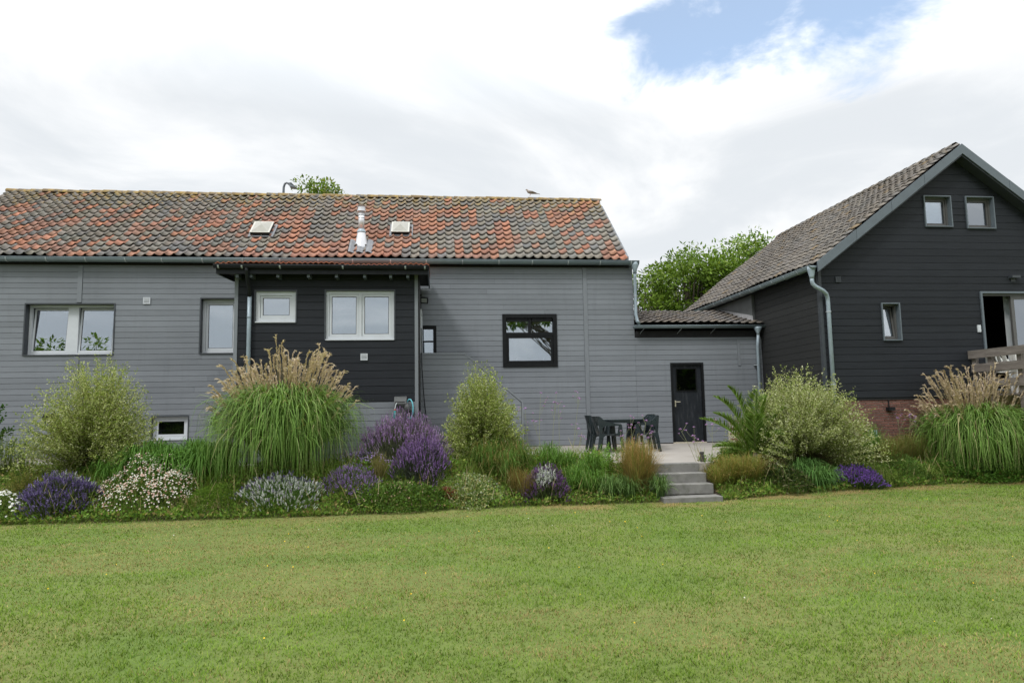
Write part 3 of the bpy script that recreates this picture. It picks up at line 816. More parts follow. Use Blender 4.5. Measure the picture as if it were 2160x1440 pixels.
# dark weatherboards down the visible right flank
for k in range(17):
    z = 1.2 + k * .1685
    obj('board', MB().box(ex1, ex1 + .018, ey + .065, 17.96, z, min(z + .161, 4.1)), M['dark_side'], X)
window(X, *h1, 15.165, 15.215, M['white_pvc'], M['reveal'], .085, 1, behind='frost', sw=.05, label='small white window with frosted pane', sill=True)
window(X, *h2, 15.165, 15.215, M['white_pvc'], M['reveal'], .062, 2, mull=.06, behind='blind', sw=.052, label='wide white two-light window with pale blinds', sill=True)
vent_grille(X, -1.56, 15.18, 2.18, .075, M['white_pvc'], M['strap'])
sd = obj('side_door', MB().box(ex1 + .018, ex1 + .05, 16.6, 16.66, 2.3, 3.45).box(ex1 + .018, ex1 + .05, 17.4, 17.46, 2.3, 3.45).box(ex1 + .018, ex1 + .05, 16.66, 17.4, 3.39, 3.45), M['white_pvc'], X)
obj('pane', MB().box(ex1 + .022, ex1 + .03, 16.66, 17.4, 2.3, 3.39), M['glass'], sd)
# roof
rx0, rx1, ry0, rz0, ry1, rz1 = -4.62, -.14, 14.80, 4.14, 17.66, 4.40
xr = obj('roof', MB().prism([(ry0 + .03, rz0 - .02), (ry1, rz1 - .02), (ry1, rz1 - .10), (ry0 + .03, rz0 - .10)], 'x', rx0 + .02, rx1 - .02), M['core'], X)
xa = math.atan2(rz1 - rz0, ry1 - ry0)
tile_field(xr, M['redtile'], (rx0, ry0 - .04, rz0 - .012), (1, 0, 0), (0, math.cos(xa), math.sin(xa)), (0, -math.sin(xa), math.cos(xa)),
           20, 8, .224, .355, tile_geom(.224, .42, .030, 10, .030, .014, .75, 2), lambda i, j: [(.42, .125, .062), (.39, .12, .07), (.44, .14, .07)][(i * 5 + j) % 3], lambda i, j: True)
obj('fascia', MB().box(rx0, rx1, ry0 + .045, ry0 + .075, rz0 - .19, rz0 - .02), M['black_pvc'], X)
obj('soffit', MB().prism([(ry0 + .08, rz0 - .105), (17.9, rz0 + .14), (17.9, rz0 + .12), (ry0 + .08, rz0 - .125)], 'x', rx0 + .03, rx1 - .03), M['core'], X)
for x in (rx0, rx1 - .028):
    obj('barge_board', MB().prism([(ry0 + .08, rz0 - .19), (ry0 + .08, rz0 - .0), (17.9, rz0 + .26), (17.9, rz0 + .05), (16.0, rz0 - .13)], 'x', x, x + .028), M['reveal'], X)
for x in (-3.92, -3.36, -2.72, -2.13, -1.53, -.97, -.60, -4.20):
    obj('rafter_end', MB().box(x - .03, x + .03, ry0 + .10, ey, rz0 - .25, rz0 - .13), M['reveal_grey'], X)
gt = obj('gutter', half_gutter(MB(), rx0 - .02, rx1 + .01, ry0 - .025, rz0 - .025, .062), M['black_pvc'], X, True)
for x in (-4.56, -4.08, -3.30, -1.99, -.66, -.24):
    pts = [(ry0 - .025 + .067 * math.cos(math.pi + math.pi * k / 8), rz0 - .025 + .067 * math.sin(math.pi + math.pi * k / 8)) for k in range(6)]
    inn = [(ry0 - .025 + .062 * math.cos(math.pi + math.pi * k / 8), rz0 - .025 + .062 * math.sin(math.pi + math.pi * k / 8)) for k in range(6)]
    obj('bracket', MB().prism(pts + inn[::-1], 'x', x, x + .032), M['strap'], gt)
dp = obj('downpipe', MB().tube([(-3.98, 14.78, 4.08), (-3.98, 14.80, 4.0), (-3.985, 14.95, 3.80), (-3.99, 15.09, 3.66), (-3.99, 15.10, 3.50)], .043, 12), M['black_pvc'], X, True)
obj('lower_pipe', MB().tube([(-3.99, 15.11, 3.52), (-3.99, 15.11, 2.9), (-3.99, 15.11, -.06)], .044, 12), M['zinc_light'], dp, True)
for z in (3.05, 1.6): obj('pipe_clip', MB().lathe((-3.99, 15.11, z), [(.045, -.012), (.051, -.01), (.051, .01), (.045, .012)], 12), M['zinc'], dp)

# ================================================================== STAIR WALL
S = thing('outside_stair', 'outside stair behind a grey boarded parapet wall beside the extension', 'stair', (.9, 16.2, 0))
sy = 16.2; top_pts = ((-.36, 2.30), (.68, 2.30), (2.02, 1.14), (2.02, -.05))
def stair_x(z): return 2.02 if z <= 1.14 else (.68 + (2.30 - z) / (2.30 - 1.14) * (2.02 - .68))
obj('wall', MB().prism([(-.36, -.1), (-.36, 2.29), (.67, 2.29), (2.01, 1.13), (2.01, -.1)], 'y', sy, sy + .1), M['grey_trim'], S)
z = -.03
while z < 2.26:
    za, zb = z, min(z + .1312, 2.285)
    obj('board', MB().prism([(-.36, za), (stair_x(za) - .008, za), (stair_x(zb) - .008, zb), (-.36, zb)], 'y', sy - .018, sy - .001), M['grey_board'], S)
    z += .1392
dx, dz = .756, -.655
obj('capping', MB().prism([(-.36, 2.292), (-.36, 2.345), (.70, 2.345), (2.06, 1.17), (2.06, -.05), (2.022, -.05), (2.022, 1.152), (.683, 2.292)], 'y', sy - .022, sy + .13), M['grey_trim'], S)
for k in range(8): obj('step', MB().box(.62 + k * .17, 2.0, sy + .11, 17.97, -.1 + (7 - k) * .155, .05 + (7 - k) * .155), M['step_concrete'], S)
obj('landing', MB().box(-.36, .62, sy + .11, 17.97, 1.04, 1.19), M['step_concrete'], S)

# ================================================================== BLACK GABLE HOUSE
K = thing('gable_house', 'tall black boarded house with steep gable and grey-brown tiled roof', 'house', (12.7, 15.0, 0))
kx0, kx1, ky, kyb = 9.0, 16.4, 15.0, 23.3
KA, KZ = 12.70, 7.05
w1 = (11.83, 12.51, 5.22, 5.96); w2 = (12.93, 13.65, 5.19, 5.96); w3 = (10.53, 10.96, 2.46, 3.32); kd = (13.09, 15.4, 1.22, 3.62)
ks = (7.19 - 4.27) / (12.70 - 8.80)
def gable_top(x): return 7.02 - abs(x - KA) * ks
# core of the front wall: cells under the gable line
mb = MB()
def core_cells():
    hs = [w1, w2, w3, kd]
    xs = sorted({kx0 + .025, kx1, KA, *[h[0] for h in hs], *[h[1] for h in hs]})
    for i in range(len(xs) - 1):
        a, b = xs[i], xs[i + 1]; c = (a + b) / 2
        bl = sorted([(h[2], h[3]) for h in hs if h[0] < c < h[1]]); z = 1.06
        for p, q in bl: mb.box(a, b, ky, ky + .25, z, p); z = q
        mb.prism([(a, z), (b, z), (b, gable_top(b)), (a, gable_top(a))], 'y', ky, ky + .25)
core_cells()
obj('wall', mb, M['core'], K)
z = 1.10; hs = [w1, w2, w3, kd]
while z < 6.9:
    za, zb = z, z + .1625
    brk = sorted({kx0 + .05, kx1, *[h[k] for h in hs for k in (0, 1) if h[2] < zb and h[3] > za]})
    run = []
    for i in range(len(brk) - 1):
        a, b = brk[i], brk[i + 1]; c = (a + b) / 2; lo, hi = za, zb
        for h in hs:
            if h[0] < c < h[1]:
                if h[2] <= lo and h[3] >= hi: lo = hi
                elif h[2] <= lo < h[3]: lo = h[3]
                elif h[2] < hi <= h[3]: hi = h[2]
        if hi - lo < .015: continue
        if run and run[-1][1] == a and run[-1][2:] == (lo, hi): run[-1] = (run[-1][0], b, lo, hi)
        else: run.append((a, b, lo, hi))
    for a, b, lo, hi in run:
        la0, lb0 = KA - (7.0 - lo) / ks, KA + (7.0 - lo) / ks; la1, lb1 = KA - (7.0 - hi) / ks, KA + (7.0 - hi) / ks
        if a >= la0 and b <= lb0 and a >= la1 and b <= lb1:
            inst('board', BD, K, (a, ky - .019 + random.uniform(-.0015, .0015), lo), (b - a, 1, hi - lo))
        else:
            p = [(max(a, la0), lo), (min(b, lb0), lo), (min(b, lb1), hi), (max(a, la1), hi)]
            if p[1][0] - p[0][0] > .05 and p[2][0] - p[3][0] > .0: obj('board', MB().prism(p, 'y', ky - .019, ky - .001), M['dark_board'], K)
    z += .1695
# brick plinth, brick by brick
obj('plinth', MB().box(kx0 + .03, kx1, ky + .03, ky + .26, -.3, 1.06).box(kx0 + .03, kx0 + .28, ky + .26, kyb, -.3, 1.06), M['mortar'], K)
bm = bpy.data.meshes.new('brick'); bq = MB().box(0, 1, 0, 1, 0, 1); bm.from_pydata(bq.v, [], bq.f); bm.materials.append(M['brick']); bm.update()
zc = -.22; r = 0; far_b = MB()
while zc < 1.02:
    x = kx0 + (.0 if r % 2 else .11)
    while x < 16.2:
        yb = ky + .012 + random.uniform(-.003, .003)
        if x < 11.95 and zc > -.12: inst('brick', bm, K, (x, yb, zc), (.203, .09, .048))
        else: far_b.box(x, x + .203, yb, yb + .09, zc, zc + .048)
        x += .218
    zc += .0645; r += 1
obj('further_bricks', far_b, M['brick'], K)['kind'] = 'stuff'
obj('plinth_lip', MB().box(kx0, kx1, ky - .005, ky + .06, 1.05, 1.078), M['core'], K)
# left flank: boards, corner trims, smooth panel above the link roof
obj('side_wall', MB().box(kx0 + .02, kx0 + .22, ky + .25, kyb, 1.06, 4.2).box(kx1 - .2, kx1, ky + .25, kyb, -.2, 4.2).box(kx0 + .02, kx1, kyb - .2, kyb, -.2, 4.2), M['core'], K)
z = .06
while z < 4.1:
    obj('board', MB().box(kx0, kx0 + .019, ky + .075, 18.3, z, z + .1625), M['dark_side'], K)
    z += .1695
obj('corner_post', MB().box(kx0 - .022, kx0 + .05, ky - .024, ky + .072, -.05, 4.18), M['reveal'], K)
obj('side_panel', MB().box(kx0 - .07, kx0 + .019, 18.32, 23.2, 2.9, 4.25), pbr('grey_panel', (.085, .092, .092), .5, .06, 1.5), K)
fl = MB()
fl.prism([(18.28, 3.30), (20.7, 3.93), (20.7, 4.05), (18.28, 3.50)], 'x', kx0 - .09, kx0 - .072)
obj('flashing', fl, pbr('pale_lead', (.36, .36, .37), .7, .2, 9, bmp=.5, bscale=14), K)
# roof
kz_e = 4.22; kxe = 8.74
sl = math.hypot(KA - kxe, (KA - kxe) * ks); ka = math.atan(ks); zr = kz_e + (KA - kxe) * ks
mb = MB()
mb.prism([(kxe + .1, kz_e + .0), (KA, zr - .075), (2 * KA - kxe - .1, kz_e), (2 * KA - kxe - .1, kz_e - .12), (KA, zr - .22), (kxe + .1, kz_e - .12)], 'y', 14.72, 23.55)
kr = obj('roof', mb, M['core'], K)
KG = [(.160, .150, .138), (.178, .165, .148), (.145, .138, .130), (.188, .172, .15), (.155, .148, .142), (.21, .16, .10)]
krows, kcols, kw = 22, 37, .2385
tile_field(kr, M['greytile'], (kxe - .02, 14.73 + kcols * kw, kz_e + .0), (0, -1, 0), (math.cos(ka), 0, math.sin(ka)), (-math.sin(ka), 0, math.cos(ka)),
           kcols, krows, kw, sl / krows, tile_geom(kw, sl / krows + .05, .04, 8, .030, .014, .5), lambda i, j: KG[(i * 11 + j * 7 + (i * j) % 5) % 23 % 5 if (i * 31 + j * 17) % 29 else 5], lambda i, j: i >= 24, None, 'far_tiles')
bs = np.array([(KA, 14.73, zr), (KA, 23.5, zr), (2 * KA - kxe, 23.5, kz_e), (2 * KA - kxe, 14.73, kz_e)])
np_mesh('back_slope', bs, [[0, 1, 2, 3]], M['greytile'], kr, np.tile(np.array([[.12, .11, .1]]), (4, 1)))
for k in range(25):
    V = MB()
    V.prism([(KA - .13, zr - .02), (KA - .10, zr + .055), (KA, zr + .10), (KA + .10, zr + .055), (KA + .13, zr - .02)], 'y', 0, .37)
    pts = [(p[0], p[1] + 14.85 + k * .35, p[2] + (.02 if p[1] < .1 else -.01)) for p in V.v]
    V.v = pts
    o = np_mesh('ridge_tile', np.array(V.v), np.array([f for f in V.f if len(f) == 4]), M['greytile'], kr, np.tile(np.array([KG[k % 5]]), (len(V.v), 1)))
# barge boards in lengths
def barge(sgn):
    segs = [0, .27, .50, .74, 1.0] if sgn < 0 else [0, .3, .62, 1.0]
    span = KA - 8.80
    for a, b in zip(segs, segs[1:]):
        xa_, xb_ = KA + sgn * span * a, KA + sgn * span * b
        za_, zb_ = 7.19 - span * a * ks, 7.19 - span * b * ks
        e = .004 * (-1 if sgn < 0 else 1)
        p = [(xa_ + (0 if a == 0 else e), za_), (xb_ - e, zb_), (xb_ - e, zb_ - .245), (xa_ + (0 if a == 0 else e), za_ - .245)]
        if sgn < 0: p = p[::-1]
        obj('barge_board', MB().prism(p, 'y', 14.665, 14.70), M['reveal_grey'], K)
barge(-1); barge(1)
obj('verge_soffit', MB().prism([(8.85, 4.27 - .22), (KA, 7.19 - .26), (2 * KA - 8.85, 4.05), (2 * KA - 8.85, 4.03), (KA, 7.19 - .29), (8.85, 4.03)], 'y', 14.70, ky - .021), M['reveal'], K)
obj('eaves_soffit', MB().box(8.80, kx0 - .001, 14.72, 23.5, 4.10, 4.13).box(8.80, 8.825, 14.72, 23.5, 4.10, 4.20), M['black_pvc'], K)
gt = obj('gutter', half_gutter(MB(), 14.70, 23.5, 8.715, 4.17, .085, axis='y'), M['zinc'], K, True)
y = 15.3
while y < 23.3:
    pts = [(8.715 + .091 * math.cos(math.pi + math.pi * k / 8), 4.17 + .091 * math.sin(math.pi + math.pi * k / 8)) for k in range(9)]
    inn = [(8.715 + .086 * math.cos(math.pi + math.pi * k / 8), 4.17 + .086 * math.sin(math.pi + math.pi * k / 8)) for k in range(9)]
    obj('strap', MB().prism(pts + inn[::-1], 'y', y, y + .03), M['strap'], gt); y += .62
dp = obj('downpipe', MB().lathe((8.715, 14.80, 3.98), [(.05, -.10), (.055, -.04), (.09, .10), (.095, .19)], 14)
         .tube([(8.715, 14.80, 3.90), (8.715, 14.80, 3.82), (8.73, 14.80, 3.76), (8.79, 14.80, 3.70), (8.98, 14.81, 3.60), (9.08, 14.86, 3.54), (9.13, 14.90, 3.46), (9.14, 14.905, 3.34), (9.14, 14.91, .3)], .047, 14), M['zinc_light'], K, True)
for z in (3.12, 1.42): obj('pipe_clip', MB().lathe((9.14, 14.91, z), [(.05, -.014), (.06, -.012), (.06, .012), (.05, .014)], 14), M['strap'], dp)
# windows of the gable
window(K, *w1, 14.945, 15.07, M['brown_frame'], M['reveal_grey'], .045, 1, behind='blind', sw=.04, rvw=.04, label='left of the two small gable windows')
window(K, *w2, 14.945, 15.07, M['brown_frame'], M['reveal_grey'], .045, 1, behind='blind', sw=.04, rvw=.04, label='right of the two small gable windows')
window(K, *w3, 14.945, 15.08, M['brown_frame'], M['reveal_grey'], .04, 1, R(7), behind='frost', sw=.04, rvw=.04, label='narrow window tilted open low in the black wall')
x0, x1, z0, z1 = kd
sl_ = obj('sliding_door', MB().frame(x0, x1, z0, z1, .05, 14.945, 15.12), M['reveal_grey'], K)
obj('sash', MB().frame(13.95, 15.34, z0 + .05, z1 - .10, .085, 15.03, 15.09).box(x0 + .05, x1 - .05, 15.02, 15.10, z1 - .10, z1 - .05), M['brown_frame'], sl_)
obj('pane', MB().box(14.035, 15.255, 15.055, 15.062, z0 + .135, z1 - .185), M['glass'], sl_)
obj('curtain', MB().box(14.0, 15.3, 15.3, 15.31, z0, z1), M['blind'], sl_)
room(sl_, x0, x1, z0, z1, 15.13, 2.5, M['room_dark'])
vent_grille(K, 9.47, 14.98, 3.90, .065, M['reveal'], M['dark_side'])
o = obj('wall_lamp', MB().box(13.90, 14.12, 14.86, 14.98, 3.94, 4.0).box(13.95, 14.07, 14.97, 14.982, 3.86, 3.94), M['reveal'], K)
obj('intercom', MB().box(12.95, 13.03, 14.95, 14.98, 2.63, 2.80).box(12.965, 13.015, 14.945, 14.95, 2.66, 2.77), M['white_pvc'], K)
o = obj('plinth_lamp', MB().box(10.47, 10.62, 14.88, 15.01, .80, .88).box(10.535, 10.555, 14.99, 15.012, .88, 1.05), M['black_pvc'], K)

# ================================================================== LOW BRICK WALL BY THE LINK
Wl = thing('low_brick_wall', 'low red brick wall end beside the palm', 'wall', (7.6, 16.3, 0))
obj('core', MB().box(7.22, 8.6, 16.23, 16.43, -.2, .62), M['mortar'], Wl)
zc = -.06; r = 0
while zc < .60:
    x = 7.21 + (.0 if r % 2 else .105)
    while x < 8.55:
        inst('brick', bm, Wl, (x, 16.215 + random.uniform(-.003, .003), zc), (.203, .09, .048)); x += .218
    zc += .0645; r += 1
obj('coping', MB().box(7.19, 8.62, 16.20, 16.46, .625, .68), M['step_concrete'], Wl)

# ================================================================== DECK
D = thing('raised_deck', 'raised wooden deck with weathered plank railing at the right edge', 'deck', (14.2, 13.9, 0))
for k in range(20):
    obj('plank', MB().box(12.70 + k * .16, 12.852 + k * .16, 12.7, 14.965, 1.10, 1.14), M['deck_wood'], D)
obj('joist', MB().box(12.70, 15.9, 12.7, 12.75, .92, 1.098), M['deck_wood'], D); obj('joist', MB().box(12.70, 15.9, 14.88, 14.93, .92, 1.098), M['deck_wood'], D)
for y in (12.72, 13.55, 14.35, 14.82): obj('post', MB().box(12.70, 12.78, y, y + .12, -.5, 1.99), M['deck_wood'], D)
obj('top_rail', MB().box(12.64, 12.695, 12.6, 14.97, 1.985, 2.175), M['deck_wood'], D)
obj('mid_rail', MB().box(12.64, 12.695, 12.6, 14.90, 1.66, 1.85), M['deck_wood'], D)
obj('low_rail', MB().box(12.64, 12.695, 12.6, 14.90, 1.30, 1.48), M['deck_wood'], D)

# ================================================================== PLANTING
def base_at(x, y): return np.array([x, y, float(ground_h(x, y))])
def arcs(n, base, r0, reach, peak, tp, S=6, az=None, up=0.0, wob=.06, squash=1.0, pw=1.1, dome=False):
    """n arching blades from a clump: reach (n,), peak (n,), tp (n,) apex position"""
    az = rng.uniform(0, 2 * np.pi, n) if az is None else az
    rr = r0 * np.sqrt(rng.random(n)); a2 = az + rng.normal(0, .5, n)
    t = np.linspace(0, 1, S)[None, :]
    d = np.stack([np.cos(az), np.sin(az) * squash], -1)
    tt_ = np.clip((t - .04) / .80, 0, 1); rad = reach[:, None] * (tt_ * tt_ * (3 - 2 * tt_) * .94 + .06 * t) if dome else reach[:, None] * t ** pw
    z = peak[:, None] * (1 - (1 - t / tp[:, None]) ** 2)
    P = np.zeros((n, S, 3))
    P[..., 0] = base[0] + (rr * np.cos(a2))[:, None] + d[:, 0:1] * rad
    P[..., 1] = base[1] + (rr * np.sin(a2) * squash)[:, None] + d[:, 1:2] * rad
    P[..., 2] = base[2] + z
    P += np.cumsum(rng.normal(0, wob / S, (n, S, 3)) * np.array([1, 1, .4]), 1) * (t > 0)[..., None]
    side = unit(np.stack([-d[:, 1], d[:, 0], rng.normal(0, .35, n)], -1))
    return P, side
def taper(n, S, w, sharp=1.0):
    t = np.linspace(0, 1, S)[None, :]
    return w[:, None] * np.clip(1.0 - t ** (2.2 * sharp), .06, 1) * np.clip(.55 + t * 2, 0, 1)
def tuft(g, base, n, r0, reach, peak, w, c0, c1, droop=.65, S=6, squash=1.0, wob=.06):
    re = reach * rng.uniform(.25, 1, n); pk = peak * rng.uniform(.55, 1.05, n) * (1 - .3 * (re / reach) ** 2)
    tp = np.clip(rng.normal(droop, .12, n), .42, 1.3)
    P, s = arcs(n, base, r0, re, pk, tp, S, wob=wob, squash=squash)
    g.ribbons(P, taper(n, S, w * rng.uniform(.7, 1.2, n)), s, jit(vivid(c0), n, .2), jit(vivid(c1), n, .25))
def vivid(c):
    c = np.asarray(c); gr = (c[..., 1:2] > c[..., 0:1]) & (c[..., 1:2] > c[..., 2:3] * 1.5)
    gr = gr & (c[..., 1:2] < .30)
    return np.where(gr, np.clip(c * np.array([1.0, 1.10, .66]), 0, 1), c)
def leaves(g, P, D, L, W, col, curl=.0):
    col = vivid(col)
    """rhombic leaves at P pointing along D"""
    n = len(P); D = unit(D); up = unit(rng.normal(0, 1, (n, 3)) + np.array([0, 0, .8]))
    s = unit(np.cross(D, up)); L = np.broadcast_to(L, (n,))[:, None]; W = np.broadcast_to(W, (n,))[:, None]
    nn = np.cross(s, D)
    Q = np.stack([P, P + D * L * .45 + s * W * .5 + nn * L * curl, P + D * L, P + D * L * .45 - s * W * .5 + nn * L * curl], 1)
    g.quads(Q, col)
def plant(name, label, x, y, group=None):
    b = base_at(x, y)
    return thing(name, label, name.replace('_', ' ') if len(name.split('_')) < 3 else name.split('_')[-1], tuple(b), group), b
def cat(t, c): t['category'] = c; return t

def big_grass(label, x, y, Hf, Rr, Hp, n=2600, npl=150, plx=(-1, 1), lean=0.0):
    t, b = plant('plume_grass', label, x, y); cat(t, 'ornamental grass')
    g = G()
    for k, (m, f) in enumerate(((int(n * .62), 1.0), (int(n * .38), .72))):
        re = Rr * rng.uniform(.10, 1, m) ** .62 * f
        pk = Hf * rng.uniform(.42, 1.08, m) ** .8 * (1 - .20 * (re / Rr) ** 2)
        tp = np.clip(rng.normal(.60, .08, m) - .05 * (re / Rr) + (rng.random(m) < .22) * .25, .49, 1.05)
        P, s = arcs(m, b, .34, re, pk, tp, 9, wob=.26, dome=True)
        P[..., 2] = np.maximum(P[..., 2], b[2] + .03)
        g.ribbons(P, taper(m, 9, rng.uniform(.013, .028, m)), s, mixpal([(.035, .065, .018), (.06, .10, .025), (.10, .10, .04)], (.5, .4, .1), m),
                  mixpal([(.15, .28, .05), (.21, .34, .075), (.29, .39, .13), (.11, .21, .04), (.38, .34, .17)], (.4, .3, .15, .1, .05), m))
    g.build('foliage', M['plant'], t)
    # flower stems and plumes
    gs = G(); gp = G()
    u = rng.uniform(plx[0], plx[1], npl); dep = rng.uniform(-.6, .6, npl)
    az0 = np.stack([u, dep], -1)
    hh = Hp * (1 - .26 * np.abs(u - .1) ** 1.8) * (.78 + .30 * vnoise(u * 3.5 + 40 + x, u * 0 + 2)) * np.where(rng.random(npl) < .3, rng.uniform(.66, .86, npl), rng.uniform(.86, 1.06, npl))
    S = 7; tt = np.linspace(0, 1, S)[None, :]
    P = np.zeros((npl, S, 3))
    P[..., 0] = b[0] + .15 * az0[:, :1] + (Rr * .72 * az0[:, :1]) * tt ** 1.1
    P[..., 1] = b[1] + .15 * az0[:, 1:] + (Rr * .7 * az0[:, 1:]) * tt ** 1.15
    P[..., 2] = b[2] + hh[:, None] * tt
    gs.ribbons(P, np.full((npl, S), .006), np.tile([[1., 0, 0]], (npl, 1)), jit((.20, .19, .07), npl), jit((.36, .28, .15), npl))
    P[:, :, 0] += rng.normal(0, .05, (npl, 1)) * tt; tip = P[:, -1]; dirn = unit(P[:, -1] - P[:, -2]); hook = rng.normal(0, 1, (npl, 3)) * np.array([1, .6, 0]) + np.array([lean, 0, 0])
    hook = unit(hook) * rng.uniform(.02, .09, (npl, 1))
    K = 46
    pl = rng.uniform(.26, .40, npl)
    s = rng.random((npl, K))
    org = tip[:, None] + dirn[:, None] * (pl[:, None] * (s - .55))[..., None]
    hk = np.clip(s - .62, 0, 1)[..., None] ** 1.5 * 3.2
    org = org + hook[:, None] * hk - np.array([0, 0, 1]) * (np.clip(s - .75, 0, 1)[..., None] ** 2 * 1.6) * pl[:, None, None]
    fd = unit(dirn[:, None] * 1.0 + rng.normal(0, .17, (npl, K, 3)) + hook[:, None] * 3.0 * s[..., None])
    fd[..., 2] -= np.clip(s - .7, 0, 1) * 2.4
    m = npl * K; o = org.reshape(-1, 3); fd = unit(fd.reshape(-1, 3)); ln = rng.uniform(.05, .10, m)
    Q = np.stack([o, o + fd * ln[:, None] * .6 + [0, 0, -.006], o + fd * ln[:, None] + np.array([0, 0, -.024])], 1)
    sd = unit(np.cross(fd, rng.normal(0, 1, (m, 3))))
    cc = mixpal([(.56, .46, .33), (.63, .53, .40), (.46, .36, .25), (.70, .62, .50)], (.4, .3, .2, .1), m, .12)
    gp.ribbons(Q, np.tile(np.array([[.010, .014, .004]]), (m, 1)), sd, cc, cc * 1.05)
    gs.build('flower_stems', M['straw'], t); gp.build('plumes', M['straw'], t)
    return t
def twig_shrub(label, x, y, Hh, Wl, Wr, nst=420, nl=44, pal=None, wts=None, spread=1.0, top_spike=.25, leaf=(.042, .021), depth=.8, low=.25, name='shrub', catg='shrub', fan=1.5):
    t, b = plant(name, label, x, y); cat(t, catg)
    g = G(); gs = G()
    u = rng.uniform(-1, 1, nst); v = rng.uniform(-1, 1, nst)
    W = np.where(u > 0, Wr, Wl)
    prof = np.clip(1 - np.abs(u) ** 2.2 * .62 - np.abs(v) ** 2 * .3, .12, 1)
    z = Hh * prof * rng.uniform(low, 1.0, nst) ** .75
    spike = rng.random(nst) < .2
    z = np.where(spike, Hh * prof * rng.uniform(.9, 1 + top_spike, nst), z)
    tx = u * W * rng.uniform(.75, 1.05, nst); ty = v * W * depth
    S = 9; tt = np.linspace(0, 1, S)[None, :]
    P = np.zeros((nst, S, 3))
    P[..., 0] = b[0] + tx[:, None] * (.08 + .92 * tt ** fan * 1.0); P[..., 1] = b[1] + ty[:, None] * (.1 + .9 * tt ** 1.2)
    P[..., 2] = b[2] + z[:, None] * tt ** .85
    P += np.cumsum(rng.normal(0, .014, (nst, S, 3)), 1)
    gs.ribbons(P, np.linspace(.012, .003, S)[None, :].repeat(nst, 0), unit(rng.normal(0, 1, (nst, 3))), jit((.10, .075, .045), nst), jit((.20, .20, .08), nst))
    m = nst * nl
    k = np.repeat(np.arange(nst), nl); s = rng.uniform(.28, 1.0, m) ** .8
    f = s * (S - 1); i = np.minimum(f.astype(int), S - 2); fr = (f - i)[:, None]
    p = P[k, i] * (1 - fr) + P[k, i + 1] * fr; tan = unit(P[k, i + 1] - P[k, i])
    off = rng.normal(0, 1, (m, 3)); off = unit(off - tan * (off * tan).sum(-1, keepdims=True))
    p = p + off * (rng.uniform(0, .075, m) * (1.15 - s))[:, None]
    dd = unit(tan * .7 + off * .9)
    c = mixpal(pal, wts, m, .2)
    sh = .75 + .35 * rng.random(nst)[k][:, None]
    leaves(g, p, dd, leaf[0] * rng.uniform(.6, 1.3, m), leaf[1] * rng.uniform(.6, 1.3, m), np.clip(c * sh, 0, 1))
    gs.build('stems', M['plant'], t); g.build('foliage', M['plant'], t)
    return t
YG = [(.35, .40, .135), (.44, .475, .205), (.25, .31, .085), (.51, .53, .32), (.15, .205, .055)]
